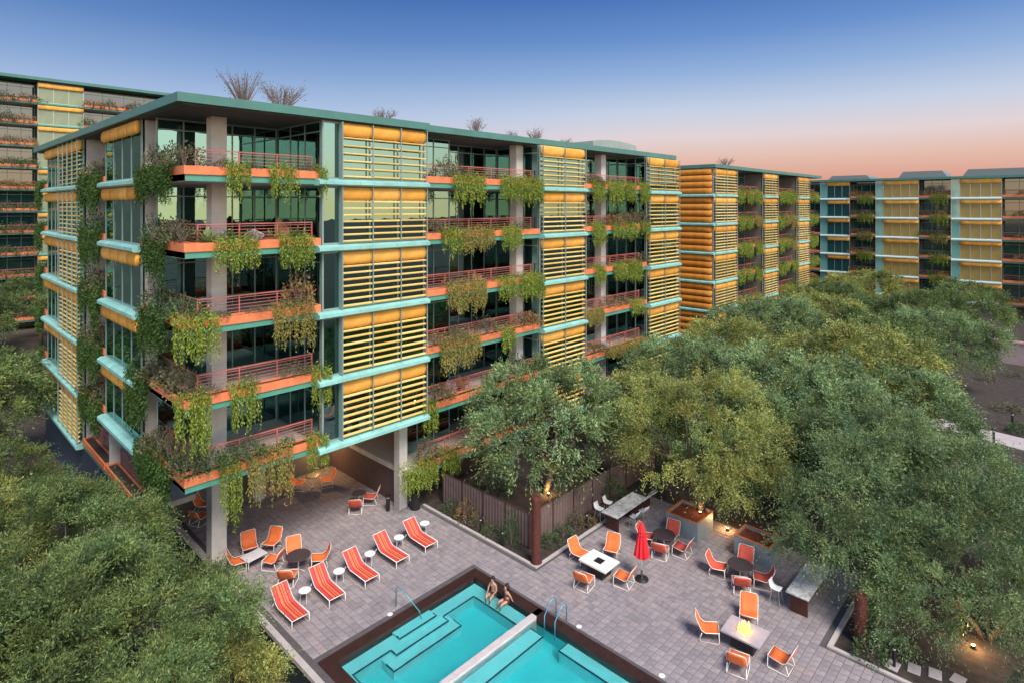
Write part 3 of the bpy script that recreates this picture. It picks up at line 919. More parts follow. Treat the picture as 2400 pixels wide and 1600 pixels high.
# left side of the corner: heavy dark growth
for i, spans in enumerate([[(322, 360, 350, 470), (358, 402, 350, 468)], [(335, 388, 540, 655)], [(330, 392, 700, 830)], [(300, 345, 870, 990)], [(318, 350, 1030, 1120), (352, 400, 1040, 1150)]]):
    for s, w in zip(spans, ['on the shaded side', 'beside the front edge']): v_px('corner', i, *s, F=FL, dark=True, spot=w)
for i in range(5):
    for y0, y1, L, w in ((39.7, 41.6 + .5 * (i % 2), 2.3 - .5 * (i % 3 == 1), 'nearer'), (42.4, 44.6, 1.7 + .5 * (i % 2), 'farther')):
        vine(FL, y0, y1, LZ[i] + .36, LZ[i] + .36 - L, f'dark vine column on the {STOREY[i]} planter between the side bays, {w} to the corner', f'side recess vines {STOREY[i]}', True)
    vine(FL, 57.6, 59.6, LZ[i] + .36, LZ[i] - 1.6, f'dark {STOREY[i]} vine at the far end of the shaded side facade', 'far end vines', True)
    planter_box(FL, 57.2, 59.9, LZ[i]).build('planter', M_ORANGE, b1)
    FL.box(MB(), 57.2, 59.9, -1.6, 0, LZ[i] - .28, LZ[i]).build('balcony_slab', M_CONC, b1)
# shrubs standing in the planters
for i in range(5):
    g = f'shrubs in the {STOREY[i]} corner planter'
    for k, w in enumerate(('nearest the corner', 'in the middle', 'nearest the louvres')):
        x = 9.3 + 5.0 * (k + random.uniform(.1, .9)) / 3
        shrub(FA.pt(x, -.25, LZ[i] + .28), random.uniform(.3, .5), random.uniform(.3, .6), random.choice(['grey', 'green', 'grey']),
              f'low shrub in the front planter of the {STOREY[i]} corner balcony {w}', g)
    for k, w in enumerate(('by the front edge', 'in the middle', 'by the side bay')):
        y = 27.4 + 1.75 * k + random.uniform(-.2, .2)
        shrub(FL.pt(y, -.2, LZ[i] + .25), random.uniform(.6, .85), random.uniform(.9, 1.35), random.choice(['grey', 'grey', 'green']),
              f'bushy shrub crowding the side planter of the {STOREY[i]} corner balcony {w}', g + ' side')
    for k in range(2):
        shrub(FL.pt(40.6 + 2.6 * k, -.2, LZ[i] + .25), .8, 1.1, random.choice(['green', 'grey']), f'shrub in the {STOREY[i]} planter between the side bays, {("nearer", "farther")[k]} to the corner', f'side recess shrubs {STOREY[i]}')
shrub(FA.pt(13.5, -.25, LZ[2] + .28), .75, 1.5, 'rusty', 'tall rust-tinged shrub on the fourth-floor corner balcony beside the railing end')
shrub(FA.pt(13.3, -.25, LZ[3] + .28), .55, .7, 'grey', 'grey shrub leaning over the third-floor corner balcony railing')
for x, w in zip((8.9, 9.6, 10.4, 11.2), ORD):
    shrub(FA.pt(x, -.2, LZ[4] + .26), .7, .9, 'green', f'dense green shrub, {w} from the building corner in the second-floor planter', 'second-floor corner bushes')
MIDS = [(1022, 0, 'grey', .7, 1.3), (1050, 0, 'grey', .6, .9), (1210, 0, 'rusty', .6, .4), (1000, 1, 'grey', .7, .9), (1130, 1, 'green', .3, .5), (1200, 1, 'green', .6, .6),
        (1190, 2, 'rusty', .5, .3), (1000, 3, 'rusty', .8, .7), (1045, 3, 'grey', .8, .9), (1120, 3, 'grey', .8, 1.1), (1205, 3, 'rusty', .9, .9), (1222, 3, 'rusty', .7, .8),
        (1000, 4, 'grey', .9, 1.0), (1020, 4, 'rusty', .7, .8), (1125, 4, 'green', .5, .7), (1190, 4, 'green', .8, 1.5), (1220, 4, 'rusty', .7, .8), (905, 5, 'grey', .7, 1.1), (1010, 5, 'rusty', .8, .6)]
SEEN_S = {}
def nth(*key):
    SEEN_S[key] = SEEN_S.get(key, -1) + 1
    return ORD[SEEN_S[key]]
for x, i, kd, r, hh in MIDS:
    p = on_y(x, 500, 26.85)
    shrub((max(21.2, p.x), 26.85, LZ[i] + .28), r, hh, kd, f'{kd} shrub in the {STOREY[i]} middle balcony planter, {nth("m", i, kd)} from the wide louvred bay', f'{kd} shrubs {STOREY[i]} mid')
for x, i, kd, r, hh in [(1362, 0, 'grey', .8, .9), (1375, 0, 'rusty', .6, .6), (1405, 1, 'rusty', .9, .9), (1430, 1, 'grey', .9, 1.2), (1462, 1, 'grey', 1.0, 1.4), (1440, 2, 'rusty', .8, .5), (1475, 2, 'grey', .7, .9),
                        (1400, 3, 'rusty', .8, .9), (1425, 3, 'grey', .8, .7), (1365, 4, 'rusty', .8, .9), (1380, 4, 'grey', .7, .7)]:
    p = on_y(x, 500, 26.85)
    shrub((p.x, 26.85, LZ[i] + .28), r, hh, kd, f'{kd} shrub in the {STOREY[i]} end balcony planter, {nth("f", i, kd)} from the first narrow bay', f'{kd} shrubs {STOREY[i]} far')
# neighbouring blocks
for i in range(6):
    for s0, s1, col in ((69, 77, 'first'), (82.4, 89.8, 'second'), (95.2, 99.6, 'third')):
        n = 3 if s1 - s0 > 6 else 2
        for k in range(n):
            a = s0 + (s1 - s0) * (k + random.uniform(.0, .15)) / n
            vine(F2, a, a + (s1 - s0) / n * random.uniform(.6, .95), LZ[i] + .36, LZ[i] - random.uniform(.8, 1.5),
                 f'{STOREY[i]} vine of the {col} balcony row from the orange end wall, {("first", "second", "third")[k]} along', f'garden block vines {STOREY[i]}')
        shrub(F2.pt(random.uniform(s0 + .5, s1 - .5), -.25, LZ[i] + .28), .9, .9, random.choice(['grey', 'rusty', 'green']),
              f'{STOREY[i]} shrub in the {col} balcony row from the orange end wall', f'garden block shrubs {STOREY[i]}')
    for s0, s1, col in ((24.8, 28.8, 'first'), (14.4, 18.7, 'second'), (2.6, 8.2, 'third')):
        for k in range(2):
            shrub(F3.pt(s0 + 1.1 + k * 2.0, -.1, LZ[i] + .2), random.uniform(.7, 1.2), random.uniform(.7, 1.2), random.choice(['green', 'rusty', 'grey']), f'{STOREY[i]} bush in the {col} balcony row of the gold-screened block, {("first", "second")[k]} along', f'gold block bushes {STOREY[i]}')
        vine(F3, s0 + .4, s0 + 2.8, LZ[i] + .36, LZ[i] - 1.1, f'{STOREY[i]} trailing vine in the {col} balcony row of the gold-screened block', f'gold block vines {STOREY[i]}', False)
for i, z in enumerate(LZ4[:10]):
    for s0, s1 in ((9.0, 15.5), (21.1, 33)):
        for k in range(3 if s1 < 20 else 4):
            shrub(F4.pt(s0 + 1.0 + k * (2.1 if s1 < 20 else 2.9) + random.uniform(-.5, .5), .05, z - .25), random.uniform(1.0, 1.6), random.uniform(1.2, 1.9), random.choice(['green', 'rusty', 'grey']),
                  f'bush {("first", "second", "third", "fourth")[k]} along the {ORD[i]} balcony below the roof {"before" if s1 < 20 else "past"} the tall olive bay', 'bushes of the taller block')

def agave(loc, r, n, label, pot=0.0):
    rng = random.Random(int(loc[0] * 100)); a_ = empty('agave', loc)
    if pot:
        MB().lathe([(.14 * pot, 0), (.2 * pot, .3 * pot), (.22 * pot, .32 * pot), (.18 * pot, .3 * pot)], 14).build('pot', M_ORANGE, a_)
    mb = MB()
    for k in range(n):
        a = k * 2.4 + rng.uniform(-.2, .2); up = .25 + .75 * k / n; q = r * rng.uniform(.8, 1.1)
        d = Vector((math.cos(a), math.sin(a), 0)); sd = Vector((-math.sin(a), math.cos(a), 0)) * .05 * r * 1.6
        z0 = .3 * pot
        p0, p1, p2 = Vector((0, 0, z0)), d * q * .5 * (1.25 - up) + Vector((0, 0, z0 + q * .55 * up)), d * q * (1.15 - up) + Vector((0, 0, z0 + q * (up * .95 - .1)))
        mb.add([p0 - sd * .7, p0 + sd * .7, p1 + sd, p1 - sd, p2], [(0, 1, 2, 3), (3, 2, 4)])
    mb.build('leaves', M_AGAVE, a_)
    tag(a_, label, 'plant')
agave((9.5, 27.0, LZ[1] + .26), .95, 34, 'spiky agave at the front edge of the fifth-floor corner balcony')
agave((12.5, 27.7, LZ[1]), .6, 24, 'potted agave behind the fifth-floor corner railing', 1.2)
agave((22.0, 27.7, LZ[0]), .5, 20, 'potted agave on the sixth-floor middle balcony', 1.2)
agave((28.3, 26.85, LZ[1] + .26), .5, 20, 'small agave in the fifth-floor middle balcony planter')
M_WICKER = mat('tan_wicker', (.40, .22, .11), .8, var=.25, scale=14, bump=.4)
M_PALEW = mat('pale_lilac_wicker', (.50, .42, .44), .8, var=.2, scale=14, bump=.3)
def shell_chair(loc, rz, m, hgt, label):
    c = empty('wicker_chair', loc, rz)
    MB().lathe([(.25, 0), (.28, .02), (.16, .2), (.34, .40), (.36, .43), (.30, .43)], 18).build('base', m, c, True)
    rows = []
    for j in range(7):
        t = j / 6
        rows.append([(math.sin(a) * (.36 + .10 * math.sin(t * 3.14)) * (1 if j < 6 else .55), math.cos(a) * .34 + .02, .42 + hgt * t * (.55 + .45 * math.cos(a) ** 2)) for a in [(-1.5 + 3.0 * q / 8) for q in range(9)]])
    MB().sheet(rows, .025).build('back_shell', m, c, True)
    tag(c, label, 'chair')
shell_chair((13.4, 28.2, LZ[1]), R(20), M_WICKER, .95, 'tall tan wicker chair on the fifth-floor corner balcony')
shell_chair((11.9, 28.0, LZ[1]), R(-20), M_PALEW, .4, 'low pale wicker chair on the fifth-floor corner balcony')
shell_chair((24.0, 27.9, LZ[4]), R(10), M_PALEW, .45, 'low pale wicker chair on the second-floor middle balcony')
shell_chair((24.9, 28.0, LZ[4]), R(-10), M_WICKER, .5, 'tan wicker chair on the second-floor middle balcony')
shell_chair((26.2, 27.9, LZ[2]), R(10), M_WICKER, .5, 'tan wicker chair on the fourth-floor middle balcony')

# ---- trees
def crown_mesh(seed, Rx, Rz, nclump, ntwig, nleaf, material, leaf=(.15, .05), twig=.95, nb=26):
    rng = np.random.default_rng(seed)
    # boughs: rounded masses of different size round the crown, with gaps between them
    bo = []
    for k in range(nb):
        zz = 1 - (k + .5) / nb * 1.4
        a = k * 2.39996 + rng.uniform(-.5, .5); q = math.sqrt(max(0, 1 - zz * zz))
        r = rng.uniform(.55, .80)
        bo.append((math.cos(a) * q * Rx * r, math.sin(a) * q * Rx * r, zz * Rz * r, rng.uniform(.20, .34) * Rx, rng.uniform(.72, 1.28)))
    bo = np.array(bo)
    wgt = bo[:, 3] ** 2; wgt /= wgt.sum()
    bi = rng.choice(nb, nclump, p=wgt)
    d = rng.normal(size=(nclump, 3)); d /= np.linalg.norm(d, axis=1, keepdims=True)
    out = bo[bi, :3] / np.array([Rx, Rx, Rz]); out /= np.linalg.norm(out, axis=1, keepdims=True) + 1e-9
    d = d + out * .75 + np.array([0, 0, .25]); d /= np.linalg.norm(d, axis=1, keepdims=True)
    cl = bo[bi, :3] + d * (bo[bi, 3] * rng.uniform(.6, 1, nclump))[:, None] * np.array([1, 1, Rz / Rx * 1.1])
    N = nclump * ntwig
    ci = np.repeat(np.arange(nclump), ntwig)
    td = d[ci] * .95 + rng.normal(0, .42, (N, 3)) + np.array([0, 0, .3]); td /= np.linalg.norm(td, axis=1, keepdims=True)
    ln = twig * rng.gamma(7, .1, N)
    base = cl[ci] + rng.normal(0, .12, (N, 3))
    t = (np.arange(nleaf) + .5) / nleaf
    P = base[:, None, :] + td[:, None, :] * (ln[:, None] * t[None, :])[:, :, None]
    P[:, :, 2] -= (.45 * ln[:, None]) * t[None, :] ** 2
    P += rng.normal(0, .03, P.shape)
    q = np.percentile(np.hypot(P[..., 0], P[..., 1]), 97) / Rx; qz = np.percentile(P[..., 2], 99.5) / Rz
    P /= np.array([q, q, qz]); cl = cl / np.array([q, q, qz])
    D = np.repeat(td[:, None, :], nleaf, 1) * 1.0 + rng.normal(0, .5, P.shape); D[:, :, 2] -= .3 * t[None, :]
    V = leaf_quads(P.reshape(-1, 3), D.reshape(-1, 3), leaf[0], leaf[1], rng)
    ct = (bo[bi, 4] * rng.uniform(.62, 1.4, nclump))[:, None] * np.array([1, 1, 1]) + rng.normal(0, .10, (nclump, 1)) * np.array([1, .35, -.4])
    tint = np.ones((len(V), 4), np.float32)
    tint[:, :3] = np.repeat(np.clip(ct, .35, 1.7)[ci], nleaf * 4, axis=0)
    return arr_mesh('crown', V, 4, material, tint), cl

def trunk_mesh(seed, cl, zc, h0, r0, n=16, lean=.4):
    rng = random.Random(seed)
    mb = MB()
    fork = Vector((rng.uniform(-lean, lean), rng.uniform(-lean, lean), h0))
    mb.tube([(0, 0, -.3), (fork.x * .3, fork.y * .3, h0 * .5), fork], [r0 * 1.25, r0, r0 * .85], 8)
    idx = rng.sample(range(len(cl)), min(n, len(cl)))
    mains = []
    for k in range(4):
        a = k * 1.57 + rng.uniform(-.4, .4)
        e = fork + Vector((math.cos(a) * 1.2, math.sin(a) * 1.2, zc * .35))
        mb.tube([fork - Vector((0, 0, .1)), (fork + e) / 2 + Vector((0, 0, .15)), e], [r0 * .7, r0 * .55, r0 * .42], 6); mains.append(e)
    for j in idx:
        e = Vector(cl[j]) * .92 + Vector((0, 0, zc))
        s = min(mains, key=lambda m: (m - e).length)
        mid = (s + e) / 2 + Vector((rng.uniform(-.3, .3), rng.uniform(-.3, .3), rng.uniform(0, .3)))
        mb.tube([s, mid, e], [r0 * .38, r0 * .2, r0 * .06], 5)
    return mb.mesh('trunk', M_BARK, True)

TREE_ME = {}
def tree_kind(key, seed, Rx, Rz, nc, nt, nl, m, leaf, zc, h0, r0, twig=.95):
    cr, cl = crown_mesh(seed, Rx, Rz, nc, nt, nl, m, leaf, twig)
    TREE_ME[key] = (cr, trunk_mesh(seed, cl, zc, h0, r0), zc)
tree_kind('right_big', 11, 6.2, 3.9, 640, 22, 11, M_TREE_G, (.12, .034), 4.3, 1.7, .20, 1.05)
tree_kind('yellow', 12, 4.6, 3.2, 400, 19, 11, M_TREE_Y, (.12, .038), 4.0, 1.4, .17, .9)
tree_kind('left_big', 13, 5.2, 3.3, 580, 22, 11, M_TREE_D, (.115, .034), 4.2, 1.8, .20, 1.0)
tree_kind('left_yellow', 14, 3.8, 2.7, 320, 15, 10, M_TREE_Y, (.13, .044), 3.8, 1.5, .16, .9)
tree_kind('mid', 15, 4.6, 2.9, 360, 16, 10, M_TREE_G, (.15, .05), 4.4, 1.9, .17)
tree_kind('back_green', 16, 5.6, 3.4, 380, 15, 9, M_TREE_G, (.19, .06), 4.6, 2.0, .2, 1.2)
tree_kind('back_yellow', 17, 5.2, 3.2, 360, 15, 9, M_TREE_Y, (.19, .06), 4.6, 2.0, .2, 1.2)
tree_kind('back_dark', 18, 5.4, 3.2, 360, 15, 9, M_TREE_D, (.19, .06), 4.4, 2.0, .2, 1.2)
def tree(key, x, y, z=-.06, sc=1.0, rot=0.0, label='', group=None, sz=None):
    cr, tk, zc = TREE_ME[key]
    e = empty('tree', (x, y, z), rot)
    o = put('crown', cr, e, loc=(0, 0, zc)); put('trunk', tk, e)
    e.scale = (sc, sc, sz or sc)
    tag(e, label, 'tree', group)
    return e
LT = 'trees on the low ground left of the deck'
tree('left_big', 4.3, 29.2, LOW, .92, .3, 'dark feathery desert tree whose crown brushes the tall corner column', LT)
tree('left_big', 4.2, 22.4, LOW, .94, 2.1, 'dark desert tree beside the deck kerb below the first striped lounger', LT)
tree('left_yellow', 7.1, 20.6, LOW, .66, 1.0, 'small yellowish tree crown close to the deck kerb near the pool corner', LT)
tree('left_yellow', 1.4, 33, LOW, 1.0, 4.0, 'yellow-green tree between the dark feathery trees beside the shaded facade', LT)
tree('left_big', 2.6, 39.5, LOW, .85, 4.4, 'dark tree standing in front of the navy base wall', LT)
tree('back_dark', 2.8, 53.5, LOW, 1.15, 1.4, 'dark tree at the far end of the shaded side facade', LT)
tree('left_big', .2, 24, LOW, 1.0, 5.2, 'dark tree crown filling the low ground outermost from the deck kerb', LT)
tree('left_big', 2.6, 16.8, LOW, .9, 3.3, 'dark low tree standing apart from the deck kerb opposite the pool', LT)
for k, (x, y, w) in enumerate(((6, 96, 'nearest the shaded facade end'), (14, 99, 'below the olive bay'), (22, 97, 'beside the olive bay'))):
    tree('back_dark', x, y, LOW, 1.15, k * 2.2, f'dark tree at the foot of the taller block {w}', 'trees at the taller block')
RT = 'trees in the garden court'
tree('mid', 26.9, 23.0, -1.1, 1.2, .6, 'grey-green tree inside the fenced corner garden lit from below', RT)
tree('yellow', 29.75, 14.4, .45, 1.04, .2, 'yellow-green tree growing in the steel planter with the glowing rust rim', RT)
tree('right_big', 32.0, 6.0, -1.0, 1.0, 1.2, 'big grey-green tree spreading over the granite counter under its edge', RT)
tree('right_big', 30.0, 2.6, -1.75, .86, 3.6, 'grey-green tree with an uplit trunk beside the stepping stones', RT)
BK = [('back_yellow', 33.5, 20.2, .82, 'olive tree against the narrow louvred bay'), ('back_green', 41, 20.6, .9, 'grey-green tree below the second narrow louvred bay'),
      ('back_yellow', 50, 21.6, .95, 'olive tree at the gap before the orange end wall'), ('back_green', 59, 21.5, 1.0, 'grey-green tree below the orange end wall'),
      ('back_yellow', 70, 20.5, 1.0, 'olive tree below the block with orange end wall'), ('back_dark', 81, 22, 1.0, 'dark green tree near the meeting of the two garden blocks'),
      ('back_yellow', 93, 21, 1.05, 'yellowish tree below the gold screens'), ('back_dark', 92, 10, 1.0, 'dark tree in front of the gold-screened block'),
      ('back_green', 38.5, 12.4, 1.0, 'tall grey-green tree behind the planter trees'), ('back_yellow', 47.5, 11.2, 1.12, 'bright yellow-green rounded tree standing over the garden'),
      ('back_green', 43.5, 8.6, .85, 'grey-green tree beside the pale garden path'), ('back_dark', 60, 12.6, 1.0, 'dark green tree behind the bright rounded tree'),
      ('back_green', 68, 9.4, .9, 'grey-green tree near the far garden wall'), ('back_dark', 79, 12.5, 1.0, 'deep green tree near the gold-screened block'),
      ('back_green', 33.0, 14.0, .8, 'grey-green tree crowding behind the second steel planter'), ('back_green', 36.5, 9.5, .9, 'grey-green tree between the planter trees and the garden path')]
for k, (m, x, y, s, lb) in enumerate(BK):
    tree(m, x, y, -.06, s, k * 1.7, lb, RT)

# ------------------------------------------------------------------ loungers and side tables
M_WHITE = mat('white_powder_coat', (.72, .71, .69), .4, var=.04)
M_WHITE_TOP = mat('white_table_top', (.78, .77, .76), .4, var=.04)
def stripe_mat():
    m = bpy.data.materials.new('striped_sling'); m.use_nodes = True
    n, l = m.node_tree.nodes, m.node_tree.links
    tc = n.new('ShaderNodeTexCoord'); sp = n.new('ShaderNodeSeparateXYZ'); l.new(tc.outputs['Object'], sp.inputs[0])
    mr = n.new('ShaderNodeMapRange'); mr.inputs['From Min'].default_value = -.31; mr.inputs['From Max'].default_value = .31
    l.new(sp.outputs['X'], mr.inputs['Value'])
    red, org, dk = (.60, .06, .05, 1), (.78, .17, .075, 1), (.17, .012, .018, 1)
    rp = ramp(n, [(0, red), (.20, dk), (.245, org), (.43, dk), (.475, red), (.53, org), (.60, dk), (.645, org), (.78, dk), (.825, red)], 'CONSTANT')
    l.new(mr.outputs[0], rp.inputs[0]); b = n['Principled BSDF']; l.new(rp.outputs[0], b.inputs['Base Color']); b.inputs['Roughness'].default_value = .75
    return m
M_STRIPE = stripe_mat()
# foot at -Y, head at +Y; origin on the deck under the middle
lo = empty('sun_lounger', (0, 0, 0))
hw = .33
for s in (-1, 1):
    x = s * .37
    MB().tube([(x, -.98, .40), (x, -.99, .05), (x, -.95, .022), (x, .80, .022), (x, .84, .05), (x, .62, .39)], .018, 6).build('sled_leg', M_WHITE, lo, True)
    MB().tube([(x, -.99, .40), (x, .25, .38), (x * .99, .42, .45), (x * .97, .95, .93)], .019, 6).build('side_rail', M_WHITE, lo, True)
MB().tube([(-.37, -.99, .40), (.37, -.99, .40)], .018, 6).build('foot_bar', M_WHITE, lo, True)
MB().tube([(-.36, .95, .93), (.36, .95, .93)], .018, 6).build('head_bar', M_WHITE, lo, True)
prof = [(-.97, .405), (-.6, .385), (-.2, .378), (.2, .375), (.36, .42), (.6, .62), (.94, .925)]
MB().sheet([[(x, y, z - .02 * (1 - (x / hw) ** 2)) for x in (-hw, -hw / 2, 0, hw / 2, hw)] for y, z in prof], -.014).build('sling', M_STRIPE, lo)
LAB = ['red striped sun lounger nearest the deck kerb corner', 'red striped sun lounger second from the deck kerb corner', 'red striped sun lounger in the middle of the poolside row',
       'red striped sun lounger second from the planted bed', 'red striped sun lounger nearest the planted bed and black bins']
KIDS[lo.name] = list(lo.children)
for k, (x, y) in enumerate([(11.52, 23.72), (13.24, 23.78), (14.96, 23.82), (16.74, 24.0), (18.48, 23.98)]):
    o = lo if k == 0 else dup(lo)
    o.location = (x, y, 0); o.rotation_euler = (0, 0, R(random.uniform(-2, 2)))
    tag(o, LAB[k], 'sun lounger', 'sun loungers along the pool')
stb = empty('side_table', (0, 0, 0))
MB().lathe([(.245, .50), (.255, .505), (.255, .52), (.245, .525)], 24).build('table_top', M_WHITE_TOP, stb)
for k in range(3):
    a = k * 2.094 + .4
    MB().tube([(.17 * math.cos(a), .17 * math.sin(a), .50), (.20 * math.cos(a), .20 * math.sin(a), .012)], .012, 5).build('leg', M_WHITE, stb)
KIDS[stb.name] = list(stb.children)
for k, (x, y) in enumerate([(12.38, 24.05), (14.1, 24.2), (15.82, 24.35), (17.6, 24.5), (19.3, 24.62)]):
    o = stb if k == 0 else dup(stb)
    o.location = (x, y, 0); o.rotation_euler = (0, 0, k)
    tag(o, ['white round side table between the first and second striped loungers from the kerb', 'white round side table between the second lounger and the middle one',
            'white round side table between the middle lounger and the fourth', 'white round side table between the last two striped loungers',
            'white round side table beyond the last striped lounger by the bed'][k], 'side table', 'side tables by the loungers')

# ------------------------------------------------------------------ orange sling chairs
M_SLING = mat('orange_mesh_sling', (.74, .165, .04), .7, var=.12, scale=6)
M_SLING_R = mat('red_orange_mesh_sling', (.62, .10, .06), .7, var=.12, scale=6)
def make_chair(slm):
    c = empty('patio_chair', (0, 0, 0))                     # faces -Y
    for s in (-1, 1):
        x = s * .31
        MB().tube([(x, -.34, .40), (x, -.36, .06), (x, -.33, .017), (x, .30, .017), (x, .34, .05), (x * .98, .24, .34)], .014, 6).build('sled_leg', M_WHITE, c, True)
        MB().tube([(x, -.36, .41), (x, .12, .35), (x * 1.02, .26, .44), (x * 1.0, .42, .80), (x * .86, .45, .86)], .014, 6).build('side_rail', M_WHITE, c, True)
    MB().tube([(-.31, -.36, .41), (.31, -.36, .41)], .014, 6).build('front_bar', M_WHITE, c, True)
    MB().tube([(-.267, .45, .86), (.267, .45, .86)], .014, 6).build('top_bar', M_WHITE, c, True)
    MB().tube([(-.31, .30, .017), (.31, .30, .017)], .012, 6).build('ground_bar', M_WHITE, c, True)
    prof = [(-.36, .41, .305), (-.1, .37, .305), (.10, .34, .305), (.23, .40, .312), (.33, .58, .31), (.41, .77, .305), (.445, .86, .265)]
    MB().sheet([[(w * q, y + .03 * (1 - q * q) * (1 if z > .45 else 0), z - .035 * (1 - q * q) * (1 if z < .45 else .3)) for q in (-1, -.6, 0, .6, 1)] for y, z, w in prof], -.012).build('sling', slm, c, True)
    KIDS[c.name] = list(c.children)
    return c
ch_o, ch_r = make_chair(M_SLING), make_chair(M_SLING_R)
USED = {}
def chair(x, y, face, label, group, red=False, jitter=8):
    src = ch_r if red else ch_o
    o = dup(src) if USED.get(red) else src
    USED[red] = True
    dx, dy = face[0] - x, face[1] - y
    o.location = (x, y, 0); o.rotation_euler = (0, 0, math.atan2(dx, -dy) + R(random.uniform(-jitter, jitter))); o.scale = (1.1, 1.08, 1.05)
    tag(o, label, 'chair', group)
    return o

# ---- fire tables
M_GRANITE = None
def granite():
    m = bpy.data.materials.new('speckled_granite'); m.use_nodes = True
    n, l = m.node_tree.nodes, m.node_tree.links
    tc = n.new('ShaderNodeTexCoord')
    a = n.new('ShaderNodeTexNoise'); a.inputs['Scale'].default_value = 3; a.inputs['Detail'].default_value = 9; a.inputs['Roughness'].default_value = .75; a.inputs['Distortion'].default_value = 1.2
    l.new(tc.outputs['Object'], a.inputs['Vector'])
    rp = ramp(n, [(.34, (.13, .14, .16, 1)), (.46, (.40, .41, .43, 1)), (.6, (.62, .62, .63, 1)), (.75, (.42, .42, .45, 1))])
    l.new(a.outputs['Fac'], rp.inputs[0]); b = n['Principled BSDF']; l.new(rp.outputs[0], b.inputs['Base Color']); b.inputs['Roughness'].default_value = .2
    return m
M_GRANITE = granite()
M_BLACK = mat('black_metal', (.012, .012, .014), .5, var=.2)
M_BROWN = mat('oxblood_panel', (.055, .014, .010), .55, var=.3, scale=2)
def fire_table(x, y, rot, label, lit):
    t = empty('fire_table', (x, y, 0), rot)
    a, b = .74, .58
    top = MB()
    q = .22
    top.box(-a, a, -b, -q, .53, .60).box(-a, a, q, b, .53, .60).box(-a, -q, -q, q, .53, .60).box(q, a, -q, q, .53, .60)
    top.build('table_top', M_WHITE_TOP if not lit else M_GRANITE_D, t)
    MB().box(-.42, .42, -.36, .36, .0, .525).build('base', M_BLACK, t, bevel=.01)
    MB().box(-q + .003, q - .003, -q + .003, q - .003, .50, .575).build('burner_tray', M_BLACK if not lit else M_EMBER, t)
    if lit:
        rng = random.Random(3)
        for k in range(22):
            fx, fy = rng.uniform(-.19, .19), rng.uniform(-.19, .19); hh = rng.uniform(.14, .36)
            MB().lathe([(.001, .56), (.06, .60), (.045, .60 + hh * .4), (.012, .60 + hh * .8), (.001, .60 + hh)], 7, fx, fy, False).build('flame', M_FLAME, t, True)
        ld = bpy.data.lights.new('fire_glow', 'POINT'); ld.energy = 9; ld.color = (1, .55, .2); ld.shadow_soft_size = .12
        lo_ = bpy.data.objects.new('fire_glow', ld); C.objects.link(lo_); lo_.parent = t; lo_.location = (0, 0, .95)
    tag(t, label, 'table')
    return t
M_GRANITE_D = mat('lilac_stone_top', (.40, .37, .41), .35, var=.12, scale=3)
M_GRANITE_L = mat('pale_stone_top', (.62, .60, .62), .3, var=.12, scale=3)
M_EMBER = mat('hot_glass_bed', (.3, .12, .02), .6, var=.3, scale=20, emit=((1, .45, .08), 3.0))
M_FLAME = mat('flame', (1, .5, .1), 1, var=0, emit=((1, .42, .06), 2.6))
fire_table(22.75, 16.05, R(90), 'square white fire table with an unlit black tray beside the rusty column', False)
for (x, y), w in zip([(22.95, 17.35), (24.3, 16.4), (21.45, 15.95), (22.85, 14.75)], ['bed', 'counter', 'pool', 'umbrella']):
    chair(x, y, (22.75, 16.05), f'orange sling chair on the {w} side of the unlit white fire table', 'chairs at the unlit fire table')
fire_table(22.87, 9.3, R(92), 'pale stone fire table with flames burning in its middle', True)
for (x, y), w in zip([(22.35, 10.55), (24.35, 9.75), (21.5, 9.0), (22.75, 7.9)], ['umbrella', 'granite counter', 'pool', 'garden']):
    chair(x, y, (22.87, 9.3), f'orange sling chair on the {w} side of the burning fire table', 'chairs at the burning fire table')

# ---- round dark tables with red-orange chairs
M_DARKTOP = mat('dark_mesh_table', (.055, .04, .045), .5, var=.25, scale=8)
def round_table(x, y, label, r=.55):
    t = empty('round_table', (x, y, 0))
    MB().lathe([(r - .03, .70), (r, .705), (r, .725), (r - .02, .735)], 32).build('table_top', M_DARKTOP, t)
    MB().lathe([(.03, .02), (.03, .70)], 10).build('pedestal', M_WHITE, t)
    for k in range(4):
        a = k * math.pi / 2 + .5
        MB().tube([(0, 0, .10), (.33 * math.cos(a), .33 * math.sin(a), .02)], .016, 5).build('foot', M_WHITE, t)
    tag(t, label, 'table')
    return t
round_table(26.6, 14.86, 'round dark table between the red umbrella and the first steel planter')
for (x, y), w in zip([(26.45, 15.75), (27.45, 14.95), (25.85, 14.65), (26.75, 13.95)], ['granite bar', 'first planter', 'red umbrella', 'open deck']):
    chair(x, y, (26.6, 14.86), f'red-orange sling chair on the {w} side of the round table by the umbrella', 'chairs at the umbrella-side round table', True)
round_table(26.75, 11.1, 'round dark table in front of the second steel planter')
for (x, y), w in zip([(26.5, 12.05), (27.7, 11.3), (26.0, 10.75), (27.05, 10.2)], ['umbrella', 'planter', 'open deck', 'granite counter']):
    chair(x, y, (26.75, 11.1), f'red-orange sling chair on the {w} side of the round table by the second planter', 'chairs at the second planter round table', True)
round_table(13.25, 26.35, 'round dark table behind the second striped lounger')
for (x, y), w in zip([(13.55, 27.35), (12.45, 25.75), (14.15, 26.0)], ['building', 'deck kerb', 'side table']):
    chair(x, y, (13.25, 26.35), f'orange sling chair on the {w} side of the round table behind the loungers', 'chairs at the round table behind loungers')
round_table(18.5, 29.6, 'round dark table under the louvred bay near the black bins', .4)
for (x, y), w in zip([(18.0, 29.1), (19.15, 29.35)], ['open', 'bin']):
    chair(x, y, (18.5, 29.9), f'red-orange chair on the {w} side of the table under the louvred bay', 'chairs under the louvred bay', True)
round_table(17.75, 33.5, 'round dark table in the shade at the back of the loggia', .42)
